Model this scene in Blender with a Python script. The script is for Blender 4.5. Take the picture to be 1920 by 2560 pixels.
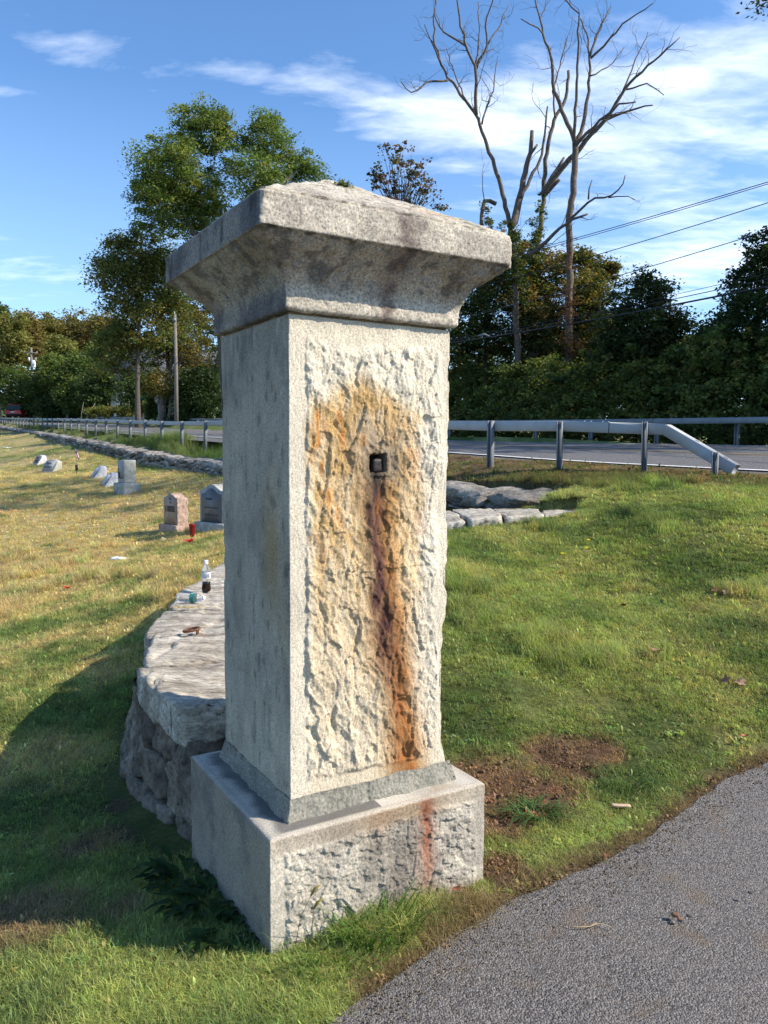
import bpy, math, random
import numpy as np
from mathutils import Vector

# ------------------------------------------------------------------ scene, camera, sky, sun
S = bpy.context.scene
for o in list(bpy.data.objects):
    bpy.data.objects.remove(o)
col = S.collection
FPX, PITCH, ROLL = 1949.86, 0.0759, 0.0051      # camera solved from the pillar's edges
CAM = np.array([0.0, 0.0, 1.6])
def _camR():
    cp, sp = math.cos(PITCH), math.sin(PITCH)
    F = np.array([0, cp, -sp]); u = np.array([0, sp, cp]); r = np.array([1., 0, 0])
    c, s = math.cos(ROLL), math.sin(ROLL)
    return np.array([c*r+s*u, -s*r+c*u, F])
CR = _camR()
cam = bpy.data.cameras.new("camera"); co = bpy.data.objects.new("camera", cam); col.objects.link(co)
cam.sensor_fit = 'VERTICAL'; cam.sensor_height = 36.0; cam.lens = FPX/2560*36.0
cam.clip_start = 0.05; cam.clip_end = 3000
from mathutils import Matrix
m = Matrix.Identity(4)
for i in range(3):
    m[i][0] = CR[0][i]; m[i][1] = CR[1][i]; m[i][2] = -CR[2][i]; m[i][3] = CAM[i]
co.matrix_world = m
S.camera = co
SUN_EL, SUN_AZ = math.radians(36), math.radians(-9)      # azimuth from +X towards +Y
sd = Vector((math.cos(SUN_EL)*math.cos(SUN_AZ), math.cos(SUN_EL)*math.sin(SUN_AZ), math.sin(SUN_EL)))
sun = bpy.data.lights.new("sun", 'SUN'); sun.energy = 5.0; sun.angle = math.radians(0.55); sun.color = (1.0, 0.90, 0.76)
so = bpy.data.objects.new("sun", sun); col.objects.link(so); so.rotation_euler = (-sd).to_track_quat('-Z', 'Y').to_euler(); so.location = (20, -4, 20)
W = bpy.data.worlds.new("World"); S.world = W; W.use_nodes = True
nt = W.node_tree; nt.nodes.clear()
def N(nt, t, **kw):
    n = nt.nodes.new(t)
    for k, v in kw.items():
        if k == 'ins':
            for a, b in v.items(): n.inputs[a].default_value = b
        else: setattr(n, k, v)
    return n
def math_(nt, op, a, b=None, c=None, clamp=False):
    n = nt.nodes.new('ShaderNodeMath'); n.operation = op; n.use_clamp = clamp
    for i, v in enumerate((a, b, c)):
        if v is None: continue
        if isinstance(v, (int, float)): n.inputs[i].default_value = v
        else: nt.links.new(v, n.inputs[i])
    return n.outputs[0]
def rampn(nt, fac, stops):
    r = nt.nodes.new('ShaderNodeValToRGB'); cr = r.color_ramp
    while len(cr.elements) < len(stops): cr.elements.new(0.5)
    for e, (p, c) in zip(cr.elements, stops):
        e.position = p
        e.color = (c, c, c, 1) if isinstance(c, (int, float)) else (*c, 1)
    nt.links.new(fac, r.inputs[0]); return r.outputs[0]
def mixc(nt, fac, a, b, mode='MIX'):
    n = nt.nodes.new('ShaderNodeMix'); n.data_type = 'RGBA'; n.blend_type = mode
    for i, v in ((0, fac), (6, a), (7, b)):
        if isinstance(v, (int, float)): n.inputs[i].default_value = v
        elif isinstance(v, tuple): n.inputs[i].default_value = (*v, 1) if len(v) == 3 else v
        else: nt.links.new(v, n.inputs[i])
    return n.outputs[2]
def ray(px, py):
    return np.array([(px-960)/FPX, (1280-py)/FPX, 1.0]) @ CR
def build_sky():
    L = nt.links.new
    out = N(nt, 'ShaderNodeOutputWorld'); bg = N(nt, 'ShaderNodeBackground'); bg.inputs[1].default_value = 0.125
    sky = N(nt, 'ShaderNodeTexSky', sky_type='NISHITA', sun_disc=False, sun_elevation=SUN_EL, sun_rotation=math.radians(99), altitude=150, air_density=1.0, dust_density=0.6, ozone_density=2.2)
    tc = N(nt, 'ShaderNodeTexCoord'); sep = N(nt, 'ShaderNodeSeparateXYZ'); L(tc.outputs['Generated'], sep.inputs[0])
    zz = math_(nt, 'ADD', math_(nt, 'MAXIMUM', sep.outputs[2], 0.0), 0.10)
    u = math_(nt, 'DIVIDE', sep.outputs[0], zz); v = math_(nt, 'DIVIDE', sep.outputs[1], zz)
    cmb = N(nt, 'ShaderNodeCombineXYZ'); L(u, cmb.inputs[0]); L(v, cmb.inputs[1])
    mp = N(nt, 'ShaderNodeMapping'); mp.inputs['Rotation'].default_value = (0, 0, math.radians(-24)); mp.inputs['Scale'].default_value = (0.75, 1.5, 1); mp.inputs['Location'].default_value = (3.1, 1.7, 0)
    L(cmb.outputs[0], mp.inputs[0])
    n1 = N(nt, 'ShaderNodeTexNoise', ins={'Scale': 1.0, 'Detail': 9.0, 'Roughness': 0.58, 'Distortion': 0.35}); L(mp.outputs[0], n1.inputs['Vector'])
    n2 = N(nt, 'ShaderNodeTexNoise', ins={'Scale': 5.5, 'Detail': 5.0, 'Roughness': 0.6, 'Distortion': 0.25}); L(mp.outputs[0], n2.inputs['Vector'])
    # cloud banks: soft patches placed in the dome (px, py of the photo -> direction), radii as angles
    bias = None
    for (px, py, rx, ry, amt) in [(1480, 420, 400, 110, 0.22), (1800, 60, 330, 190, 0.16), (1020, 265, 260, 60, 0.22), (1850, 640, 260, 130, 0.26), (420, 170, 190, 40, 0.08), (1500, 230, 380, 110, 0.10), (90, 700, 260, 50, 0.22), (740, 190, 260, 40, 0.09), (1250, 340, 240, 90, 0.18), (300, 60, 500, 120, -0.10), (200, 450, 400, 130, -0.12), (120, 105, 150, 40, 0.03)]:
        d = ray(px, py); d /= np.linalg.norm(d)
        az = math.atan2(d[0], d[1]); el = math.asin(d[2])
        A = math_(nt, 'ARCTAN2', sep.outputs[0], sep.outputs[1]); E = math_(nt, 'ARCSINE', sep.outputs[2])
        a = math_(nt, 'DIVIDE', math_(nt, 'SUBTRACT', A, az), rx/FPX); e = math_(nt, 'DIVIDE', math_(nt, 'SUBTRACT', E, el), ry/FPX)
        q = math_(nt, 'ADD', math_(nt, 'MULTIPLY', a, a), math_(nt, 'MULTIPLY', e, e))
        g = math_(nt, 'MULTIPLY', math_(nt, 'EXPONENT', math_(nt, 'MULTIPLY', q, -0.8)), amt)
        bias = g if bias is None else math_(nt, 'ADD', bias, g)
    dens = math_(nt, 'ADD', math_(nt, 'MULTIPLY', n1.outputs[0], 1.15), math_(nt, 'MULTIPLY', n2.outputs[0], 0.75)); dens = math_(nt, 'SUBTRACT', dens, 0.465)
    dens = math_(nt, 'ADD', dens, bias)
    cov = rampn(nt, dens, [(0.58, 0.0), (0.70, 0.16), (0.86, 0.46), (1.08, 0.76)])
    hz = rampn(nt, sep.outputs[2], [(0.0, 0.5), (0.16, 0.16), (0.4, 0.0)])
    c0 = mixc(nt, 1.0, sky.outputs[0], (0.76, 1.03, 1.27), 'MULTIPLY')
    c1 = mixc(nt, hz, c0, (6.2, 7.6, 9.4))
    c2 = mixc(nt, cov, c1, (8.6, 9.1, 9.8))
    L(c2, bg.inputs[0]); L(bg.outputs[0], out.inputs[0])
build_sky()
S.view_settings.view_transform = 'Standard'; S.view_settings.look = 'None'; S.view_settings.exposure = 0.60; S.view_settings.gamma = 1.0
S.view_settings.use_curve_mapping = False
S.render.engine = 'CYCLES'
S.cycles.max_bounces = 6; S.cycles.diffuse_bounces = 3; S.cycles.transparent_max_bounces = 12; S.cycles.use_denoising = True
S.render.film_transparent = False

# ------------------------------------------------------------------ numpy helpers
def _h(ix, iy, iz, seed):
    x = (ix.astype(np.int64)*374761393 + iy.astype(np.int64)*668265263 + iz.astype(np.int64)*2147483647 + seed*144665) & 0xFFFFFFFF
    x = ((x ^ (x >> 13))*1274126177) & 0xFFFFFFFF
    x = ((x ^ (x >> 16))*2246822519) & 0xFFFFFFFF
    x = x ^ (x >> 15)
    return (x & 0xFFFFFF)/float(0x1000000)
def vnoise(P, seed=0):
    P = np.asarray(P, float); i = np.floor(P).astype(np.int64); f = P-i; f = f*f*(3-2*f)
    r = 0
    for dx in (0, 1):
        for dy in (0, 1):
            for dz in (0, 1):
                w = (f[:, 0] if dx else 1-f[:, 0])*(f[:, 1] if dy else 1-f[:, 1])*(f[:, 2] if dz else 1-f[:, 2])
                r = r + w*_h(i[:, 0]+dx, i[:, 1]+dy, i[:, 2]+dz, seed)
    return r*2-1
def fbm(P, octv=4, seed=0, gain=0.5):
    P = np.asarray(P, float)
    r = 0; a = 1.0; t = 0
    for k in range(octv):
        r = r + a*vnoise(P*(2.03**k)+k*17.3, seed+k*31); t += a; a *= gain
    return r/t
def P3(x, y, z=0.0):
    x = np.asarray(x, float); return np.stack([x, np.broadcast_to(y, x.shape), np.broadcast_to(z, x.shape)], -1)
def facets2(u, v, seed=0, jit=0.9):
    """2D Voronoi cells, each a randomly tilted, randomly raised plane -> chiselled stone"""
    iu = np.floor(u).astype(np.int64); iv = np.floor(v).astype(np.int64)
    best = np.full(u.shape, 1e9); sec = np.full(u.shape, 1e9); H = np.zeros(u.shape)
    z0 = np.zeros_like(iu)
    for a in (-1, 0, 1):
        for b in (-1, 0, 1):
            cu, cv = iu+a, iv+b
            pu = cu+.5+jit*(_h(cu, cv, z0, seed)-.5); pv = cv+.5+jit*(_h(cu, cv, z0, seed+1)-.5)
            du, dv = u-pu, v-pv; d = du*du+dv*dv
            h = (_h(cu, cv, z0, seed+2)-.5)*1.1+(_h(cu, cv, z0, seed+3)-.5)*2.2*du+(_h(cu, cv, z0, seed+4)-.5)*1.6*dv
            m_ = d < best
            sec = np.where(m_, best, np.minimum(sec, d)); H = np.where(m_, h, H); best = np.where(m_, d, best)
    return H, np.sqrt(sec)-np.sqrt(best)
def facets3(P, seed=0):
    i = np.floor(P).astype(np.int64); best = np.full(len(P), 1e9); H = np.zeros(len(P))
    for a in (-1, 0, 1):
        for b in (-1, 0, 1):
            for c in (-1, 0, 1):
                q = [i[:, 0]+a, i[:, 1]+b, i[:, 2]+c]
                D = [P[:, k]-(q[k]+.5+.85*(_h(*q, seed+k)-.5)) for k in range(3)]
                d = D[0]**2+D[1]**2+D[2]**2
                h = (_h(*q, seed+5)-.5)*.9+sum((_h(*q, seed+6+k)-.5)*1.3*D[k] for k in range(3))
                m_ = d < best; H = np.where(m_, h, H); best = np.where(m_, d, best)
    return H
def sstep(a, b, x):
    t = np.clip((x-a)/(b-a), 0, 1); return t*t*(3-2*t)
def mesh(name, V, F, mats=None, parent=None, smooth=True, cols=None, uv=None, midx=None, loc=None, kind=None, link=True):
    """V (n,3); F list of arrays (k,3|4) or python polys; cols (n,3) -> attribute Col"""
    V = np.asarray(V, np.float32)
    if isinstance(F, np.ndarray): F = [F]
    me = bpy.data.meshes.new(name)
    if len(F) and isinstance(F[0], np.ndarray) and F[0].ndim == 2:
        tot = np.concatenate([np.full(len(f), f.shape[1], np.int32) for f in F])
        idx = np.concatenate([f.ravel() for f in F]).astype(np.int32)
    else:
        tot = np.array([len(f) for f in F], np.int32); idx = np.array([i for f in F for i in f], np.int32)
    me.vertices.add(len(V)); me.vertices.foreach_set('co', V.ravel())
    me.loops.add(len(idx)); me.loops.foreach_set('vertex_index', idx)
    me.polygons.add(len(tot)); st = np.concatenate([[0], np.cumsum(tot)[:-1]]).astype(np.int32)
    me.polygons.foreach_set('loop_start', st)
    if smooth is not False: me.polygons.foreach_set('use_smooth', np.ones(len(tot), bool))
    if midx is not None: me.polygons.foreach_set('material_index', np.asarray(midx, np.int32))
    me.update(calc_edges=True); me.validate()
    if cols is not None:
        c = np.concatenate([np.asarray(cols, np.float32), np.ones((len(V), 1), np.float32)], 1)
        at = me.attributes.new('Col', 'FLOAT_COLOR', 'POINT'); at.data.foreach_set('color', c.ravel())
    if mats is not None:
        for mm in (mats if isinstance(mats, (list, tuple)) else [mats]): me.materials.append(mm)
    ob = bpy.data.objects.new(name, me)
    if link: col.objects.link(ob)
    if parent is not None: ob.parent = parent
    if loc is not None: ob.location = loc
    if kind: ob['kind'] = kind
    if smooth == 'auto':
        try:
            me.set_sharp_from_angle(angle=math.radians(35))
        except Exception: pass
    return ob
def tag(o, label=None, cat=None, group=None, kind=None):
    if label: o['label'] = label; o['kind'] = 'thing'
    if cat: o['category'] = cat
    if group: o['group'] = group
    if kind: o['kind'] = kind
    return o
def empty(name, loc, label, cat, group=None, rz=0):
    o = bpy.data.objects.new(name, None); col.objects.link(o); o.location = loc; o.rotation_euler = (0, 0, rz)
    o.empty_display_size = 0.2
    return tag(o, label, cat, group)
class Geo:
    def __init__(s): s.V = []; s.F = {3: [], 4: []}; s.n = 0; s.C = []; s.poly = []
    def add(s, V, F, c=None):
        V = np.asarray(V, float)
        if isinstance(F, np.ndarray): F = [F]
        for f in F:
            f = np.asarray(f)
            if len(f): s.F[f.shape[1]].append(f+s.n)
        s.V.append(V); s.n += len(V)
        if c is not None:
            c = np.asarray(c, float); s.C.append(np.broadcast_to(c, (len(V), 3)) if c.ndim == 1 else c)
        return s
    def box(s, lo, hi, c=None, R=None, t=None):
        lo, hi = np.array(lo, float), np.array(hi, float)
        V = np.array([[x, y, z] for x in (lo[0], hi[0]) for y in (lo[1], hi[1]) for z in (lo[2], hi[2])])
        F = np.array([[0, 1, 3, 2], [4, 6, 7, 5], [0, 4, 5, 1], [2, 3, 7, 6], [0, 2, 6, 4], [1, 5, 7, 3]])
        if R is not None: V = V @ np.asarray(R).T
        if t is not None: V = V+np.asarray(t)
        return s.add(V, F, c)
    def tube(s, P, r, n=6, c=None, cap=True):
        V, F = tube(P, r, n, cap); return s.add(V, F, c)
    def build(s, name, mat, parent=None, **kw):
        V = np.concatenate(s.V); F = [np.concatenate(s.F[k]) for k in (3, 4) if s.F[k]]
        if s.C and 'cols' not in kw: kw['cols'] = np.concatenate(s.C)
        return mesh(name, V, F, mat, parent, **kw)
def tube(P, r, n=6, cap=True):
    P = np.asarray(P, float); m_ = len(P); r = np.broadcast_to(np.asarray(r, float), (m_,))
    T = np.gradient(P, axis=0); T /= np.linalg.norm(T, axis=1)[:, None]+1e-12
    ref = np.array([0, 0, 1.]) if abs(T[:, 2]).mean() < .8 else np.array([0, 1., 0])
    A = np.cross(T, ref); A /= np.linalg.norm(A, axis=1)[:, None]+1e-12; B = np.cross(T, A)
    a = np.arange(n)/n*2*math.pi
    V = P[:, None, :]+r[:, None, None]*(np.cos(a)[None, :, None]*A[:, None, :]+np.sin(a)[None, :, None]*B[:, None, :])
    V = V.reshape(-1, 3); i = np.arange(m_-1)[:, None]*n; j = np.arange(n)[None, :]; k = (j+1) % n
    F = [np.stack([i+j, i+k, i+n+k, i+n+j], -1).reshape(-1, 4)]
    if cap:
        V = np.concatenate([V, P[:1], P[-1:]]); c0, c1 = m_*n, m_*n+1; jj = np.arange(n); kk = (jj+1) % n
        F.append(np.stack([np.full(n, c0), kk, jj], -1)); F.append(np.stack([np.full(n, c1), (m_-1)*n+jj, (m_-1)*n+kk], -1))
    return V, F
def grid(nu, nv, off=0, wrap=False):
    i = np.arange(nv-1)[:, None]*nu; 
    if wrap: j = np.arange(nu)[None, :]; k = (j+1) % nu
    else: j = np.arange(nu-1)[None, :]; k = j+1
    return (np.stack([i+j, i+k, i+nu+k, i+nu+j], -1).reshape(-1, 4)+off)
def lathe(prof, n=20):
    prof = np.asarray(prof, float); a = np.arange(n)/n*2*math.pi
    V = np.stack([prof[:, 0][:, None]*np.cos(a), prof[:, 0][:, None]*np.sin(a), np.broadcast_to(prof[:, 1][:, None], (len(prof), n))], -1).reshape(-1, 3)
    return V, grid(n, len(prof), wrap=True)
def vnormals(V, F):
    Nn = np.zeros_like(V)
    for f in ([F] if isinstance(F, np.ndarray) else F):
        a = V[f[:, 2]]-V[f[:, 0]]; b = V[f[:, -1]]-V[f[:, 1]]; c = np.cross(a, b)
        for k in range(f.shape[1]): np.add.at(Nn, f[:, k], c)
    return Nn/(np.linalg.norm(Nn, axis=1)[:, None]+1e-12)
_bg = {}
def boxgrid(nx, ny, nz):
    """welded unit box surface in [-1,1]^3, outward quads"""
    key = (nx, ny, nz)
    if key in _bg: return _bg[key][0].copy(), _bg[key][1]
    ids = {}; V = []; F = []
    def vid(i, j, k):
        q = (i, j, k)
        if q not in ids: ids[q] = len(V); V.append((2*i/nx-1, 2*j/ny-1, 2*k/nz-1))
        return ids[q]
    for i in range(nx):
        for j in range(ny):
            F.append([vid(i, j, 0), vid(i, j+1, 0), vid(i+1, j+1, 0), vid(i+1, j, 0)]); F.append([vid(i, j, nz), vid(i+1, j, nz), vid(i+1, j+1, nz), vid(i, j+1, nz)])
    for i in range(nx):
        for k in range(nz):
            F.append([vid(i, 0, k), vid(i+1, 0, k), vid(i+1, 0, k+1), vid(i, 0, k+1)]); F.append([vid(i, ny, k), vid(i, ny, k+1), vid(i+1, ny, k+1), vid(i+1, ny, k)])
    for j in range(ny):
        for k in range(nz):
            F.append([vid(0, j, k), vid(0, j, k+1), vid(0, j+1, k+1), vid(0, j+1, k)]); F.append([vid(nx, j, k), vid(nx, j+1, k), vid(nx, j+1, k+1), vid(nx, j, k+1)])
    _bg[key] = (np.array(V, float), np.array(F)); return _bg[key][0].copy(), _bg[key][1]
def roundbox(V, p=7.0):
    k = (np.abs(V)**p).sum(1)**(1/p); s = 1/np.maximum(k, 1e-6); mx = np.abs(V).max(1)
    return V*(s*mx)[:, None]

# ------------------------------------------------------------------ pixel helpers (used to find real positions)
def atz(px, py, z): r = ray(px, py); return CAM+r*(z-1.6)/r[2]
def atd(px, py, d): r = ray(px, py); return CAM+r*d/r[1]

# ------------------------------------------------------------------ materials
def material(name):
    m_ = bpy.data.materials.new(name); m_.use_nodes = True; t = m_.node_tree; b = t.nodes['Principled BSDF']; return m_, t, b
def objco(t, scale=(1, 1, 1), space='Object'):
    tc = t.nodes.new('ShaderNodeTexCoord'); mp = t.nodes.new('ShaderNodeMapping'); mp.inputs['Scale'].default_value = scale
    t.links.new(tc.outputs[space], mp.inputs[0]); return mp.outputs[0]
def noise(t, vec, scale, detail=4, rough=0.55, dist=0.0):
    n = N(t, 'ShaderNodeTexNoise', ins={'Scale': scale, 'Detail': detail, 'Roughness': rough, 'Distortion': dist}); t.links.new(vec, n.inputs['Vector']); return n.outputs[0]
def bump(t, b, h, strength, dist, prev=None):
    n = t.nodes.new('ShaderNodeBump'); n.inputs['Strength'].default_value = strength; n.inputs['Distance'].default_value = dist
    t.links.new(h, n.inputs['Height'])
    if prev is not None: t.links.new(prev, n.inputs['Normal'])
    t.links.new(n.outputs[0], b.inputs['Normal']); return n.outputs[0]
def simple(name, c, rough=0.6, metal=0.0, nscale=0, namt=0.2, bmp=0, spec=0.5):
    m_, t, b = material(name)
    b.inputs['Roughness'].default_value = rough; b.inputs['Metallic'].default_value = metal; b.inputs['Specular IOR Level'].default_value = spec
    if nscale:
        v = objco(t); n = noise(t, v, nscale, 5, 0.6)
        k = rampn(t, n, [(0.3, 1-namt), (0.7, 1+namt)]); cc = mixc(t, 1.0, (c[0], c[1], c[2]), k, 'MULTIPLY'); t.links.new(cc, b.inputs['Base Color'])
        if bmp: bump(t, b, n, 0.6, bmp)
    else: b.inputs['Base Color'].default_value = (*c, 1)
    return m_
def stone_mat(name, con=1.0, stretch=(1, 1, 1), c1=(.30, .27, .22), c2=(.50, .47, .40), c3=(.12, .11, .10), attr=False, sc=60, fine=0.0018, mott=6, darkamt=0.35, rnd=0.0):
    m_, t, b = material(name); v = objco(t, stretch)
    L = t.links.new
    g = noise(t, v, sc, 7, 0.78); g2 = noise(t, v, sc*2.3, 4, 0.85); mo = noise(t, v, mott, 6, 0.62, 0.3)
    base = mixc(t, rampn(t, mo, [(0.32, 0.0), (0.66, 1.0)]), c1, c2)
    if attr:
        a = N(t, 'ShaderNodeAttribute', attribute_name='Col', attribute_type='GEOMETRY')
        base = mixc(t, 0.78, base, a.outputs[0])
        base = mixc(t, 1.0, a.outputs[0], rampn(t, mo, [(0.25, 0.78), (0.75, 1.18)]), 'MULTIPLY')
    base = mixc(t, 1.0, base, rampn(t, g, [(0.34, 1-.5*con), (0.5, 1.0), (0.66, 1+.5*con)]), 'MULTIPLY')
    base = mixc(t, rampn(t, g2, [(0.54, 0.0), (0.68, darkamt)]), base, c3)
    pit = rampn(t, g, [(0.36, darkamt), (0.44, 0.0)]); base = mixc(t, pit, base, c3)
    if rnd:
        oi = t.nodes.new('ShaderNodeObjectInfo'); base = mixc(t, 1.0, base, rampn(t, oi.outputs['Random'], [(0, 1-rnd), (1, 1+rnd)]), 'MULTIPLY')
    L(base, b.inputs['Base Color']); b.inputs['Roughness'].default_value = 0.9; b.inputs['Specular IOR Level'].default_value = 0.25
    h = math_(t, 'ADD', g, math_(t, 'MULTIPLY', g2, 0.8))
    p_ = bump(t, b, h, 0.9, fine)
    return m_
def leaf_mat(name, trans=0.35, inst=False):
    m_, t, b = material(name); L = t.links.new
    a = N(t, 'ShaderNodeAttribute', attribute_name='Col', attribute_type='GEOMETRY'); c = a.outputs[0]
    if inst:
        a2 = N(t, 'ShaderNodeAttribute', attribute_name='tint', attribute_type='INSTANCER'); c = mixc(t, 1.0, a.outputs[0], a2.outputs[0], 'MULTIPLY')
    L(c, b.inputs['Base Color']); b.inputs['Roughness'].default_value = 0.6; b.inputs['Specular IOR Level'].default_value = 0.22
    tr = t.nodes.new('ShaderNodeBsdfTranslucent'); L(mixc(t, 1.0, c, (1.25, 1.3, 0.6), 'MULTIPLY'), tr.inputs[0])
    mx = t.nodes.new('ShaderNodeMixShader'); mx.inputs[0].default_value = trans
    L(b.outputs[0], mx.inputs[1]); L(tr.outputs[0], mx.inputs[2]); L(mx.outputs[0], t.nodes['Material Output'].inputs[0])
    return m_
MAT = {}
MAT['shaft'] = stone_mat('weathered_stone_shaft', attr=True, sc=190, fine=0.0016, mott=5, darkamt=0.42, stretch=(1, 1, .8))
MAT['cap'] = stone_mat('weathered_stone_cap', con=1.35, attr=True, sc=120, fine=0.0034, mott=7, darkamt=0.62)
MAT['slab'] = stone_mat('wall_capstone', stretch=(.8, 3.2, 2.2), c1=(.23, .19, .145), c2=(.66, .60, .49), c3=(.06, .055, .05), sc=20, mott=3.4, fine=0.010, darkamt=0.62, rnd=.08)
MAT['rubble'] = stone_mat('rubble_stone', c1=(.085, .070, .055), c2=(.27, .22, .165), c3=(.03, .03, .03), sc=22, mott=4.5, fine=0.010, darkamt=0.6, rnd=.35)
MAT['farstone'] = stone_mat('field_stone', c1=(.10, .09, .08), c2=(.38, .35, .30), c3=(.04, .04, .035), sc=14, mott=2.6, fine=0.012, darkamt=0.55, rnd=.45)
MAT['mortar_dark'] = simple('wall_core_mortar', (.12, .105, .085), 0.95, nscale=30, namt=.3, bmp=.01)
MAT['mortar'] = stone_mat('cement_mortar', c1=(.20, .19, .155), c2=(.30, .285, .235), c3=(.09, .085, .07), sc=120, mott=14, fine=0.003, darkamt=0.35)
MAT['iron'] = simple('rusted_black_iron', (.022, .018, .017), 0.55, 0.3, nscale=120, namt=.5, bmp=.003)
MAT['rust'] = simple('rusted_iron', (.13, .055, .028), 0.85, 0.1, nscale=90, namt=.4, bmp=.003)
MAT['leaf'] = leaf_mat('foliage', 0.42)
MAT['grass'] = leaf_mat('grass_blades', 0.42, inst=True)
MAT['bark'] = simple('grey_bark', (.085, .07, .058), 0.95, nscale=14, namt=.45, bmp=.02)
MAT['deadbark'] = simple('bare_dead_wood', (.11, .085, .066), 0.9, nscale=10, namt=.45, bmp=.02)
MAT['post'] = simple('shaded_post_steel', (.15, .165, .18), .7, 0.05, nscale=6, namt=.2)  # darker than the beams: the posts' shaded side is put into the colour
MAT['galv'] = simple('galvanised_steel', (.33, .35, .36), 0.62, 0.05, nscale=5, namt=.10, bmp=.001)
MAT['galvold'] = simple('dull_steel', (.19, .21, .23), 0.6, 0.3, nscale=4, namt=.2)
MAT['wood'] = simple('weathered_pole_wood', (.17, .15, .13), 0.9, nscale=8, namt=.25, bmp=.01)
MAT['wire'] = simple('black_cable', (.015, .015, .017), 0.6)

# ------------------------------------------------------------------ terrain
CX, CY, YAW = -0.1968, 2.9322, 0.5469
PU = np.array([math.cos(YAW), math.sin(YAW)]); PV = np.array([-math.sin(YAW), math.cos(YAW)])
RAIL = np.array([[4.62, 10.25], [3.86, 10.98], [2.62, 11.72], [1.74, 12.72]]+[[1.74-.508*t, 12.72+.861*t] for t in (4, 10, 19, 30, 45, 60, 75, 95, 115)])
def _railz(d): return np.interp(d, [10, 12.6, 20, 28.6, 47, 77, 104, 140], [1.31, 1.42, 1.75, 2.0, 2.85, 4.12, 5.3, 7.2])
EDGE = np.array([[40, -16, .4], [22, -3, .85], [13, 4.6, 1.12], [8, 8.8, 1.26], [5.36, 10.9, 1.354], [3.6, 12.2, 1.43], [2.4, 13.2, 1.50], [1.3, 15.0, 1.59], [-2.7, 21.8, 1.86], [-7.7, 30.3, 2.20], [-17.9, 47.5, 2.98], [-35.7, 77.7, 4.32], [-53.5, 107.8, 5.7], [-78, 150, 7.6], [-105, 200, 9.5]])
FARE = np.array([[45, -10.5, .6], [27, 2.2, 1.2], [18.5, 9.2, 1.6], [12.6, 14.2, 1.75], [9.2, 17.0, 1.80], [8.3, 18.1, 1.82], [7.7, 18.8, 1.84], [7.1, 20.2, 1.87], [3.6, 25.4, 1.97], [-1.5, 33.9, 2.28], [-11.7, 51.1, 3.06], [-29.5, 81.3, 4.45], [-47.3, 111.4, 5.85], [-72, 153.6, 7.7], [-99, 203, 9.6]])
CTRL = [(0, 0, 0), (-3, 0, -.03), (3, 0, 0), (0, 2, 0), (-1.1, 2.07, -.02), (-.34, 2.34, -.005), (.39, 2.79, 0), (1.09, 2.08, 0), (-.79, 3.2, -.07), (.9, 3.05, 0), (1.65, 3.74, .01), (2.05, 4.04, .02), (4.5, 5.2, .25), (8, 6.5, .8), (8, 0, .2), (20, -8, .6), (-6, 3, -.25), (-20, 0, -1.0), (-30, 14, -.7), (0, -30, 0), (40, 40, 1.2), (14, 26, 1.9), (0, 48, 2.7), (-14, 70, 4.0), (-30, 110, 6.3), (-62, 60, 2.0), (-70, 122, 6.5), (-100, 200, 11), (0, 200, 9), (100, 200, 5), (200, 60, 1), (-200, 60, 0), (-250, 260, 16), (250, 260, 6), (0, 330, 14)]
for a in [(1300, 1900, 3.85), (1500, 1500, 6.1), (1500, 1350, 7.3), (1440, 1283, 8.2), (1900, 1300, 7.0), (1900, 1600, 4.9), (1150, 1420, 6.2), (1170, 1338, 7.6), (1150, 1700, 4.3),
          (369, 2050, 3.6), (265, 1900, 4.35), (0, 1910, 4.4), (200, 1500, 8.6), (0, 1620, 7.0), (0, 1310, 16), (440, 1326, 14), (318, 1232, 19), (128, 1180, 28), (480, 1400, 9.6), (0, 1200, 22),
          (552, 1200, 18.2), (350, 1172, 25.1), (140, 1114, 41), (0, 1083, 71), (1820, 1190, 10.1)]:
    CTRL.append(tuple(atd(*a)))
for x, y in RAIL[1:]: CTRL.append((x, y, float(_railz(y))))
for e in EDGE[::2]: CTRL.append(tuple(e-np.array([0, 0, .03])))
for e in FARE[1::2]: CTRL.append(tuple(e-np.array([0, 0, .03])))
WLINE0, WDIR = np.array([2.30, 8.75]), np.array([-.508, .861])       # road wall: face line (lawn side), direction
WN = np.array([.861, .508])
def wallbase(d): return np.interp(d, [8.5, 9.5, 12, 18.7, 25.6, 41.8, 72, 110], [.98, .96, .93, .98, 1.12, 2.03, 3.42, 5.3])
def walltop(d): return np.interp(d, [8.5, 9.5, 10.4, 12, 15, 18.7, 25.6, 41.8, 72, 110], [1.04, 1.07, 1.09, 1.12, 1.19, 1.29, 1.50, 2.36, 3.75, 5.6])
for t in (4, 8, 14, 22, 32, 45, 60):                                    # ground behind the road wall stands at its top
    b_ = WLINE0+WDIR*t+WN*.75; CTRL.append((b_[0], b_[1], float(walltop(b_[1]))-.04))
CT = np.array(CTRL, float)
def _tps(r): return np.where(r > 0, r*r*np.log(r+1e-9), 0)
_s = 10.0; _X = CT[:, :2]/_s
_A = _tps(np.linalg.norm(_X[:, None]-_X[None], axis=2))+np.eye(len(_X))*0.004
_Pm = np.c_[np.ones(len(_X)), _X]; _M = np.block([[_A, _Pm], [_Pm.T, np.zeros((3, 3))]])
_wt = np.linalg.solve(_M, np.r_[CT[:, 2], 0, 0, 0])
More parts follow.
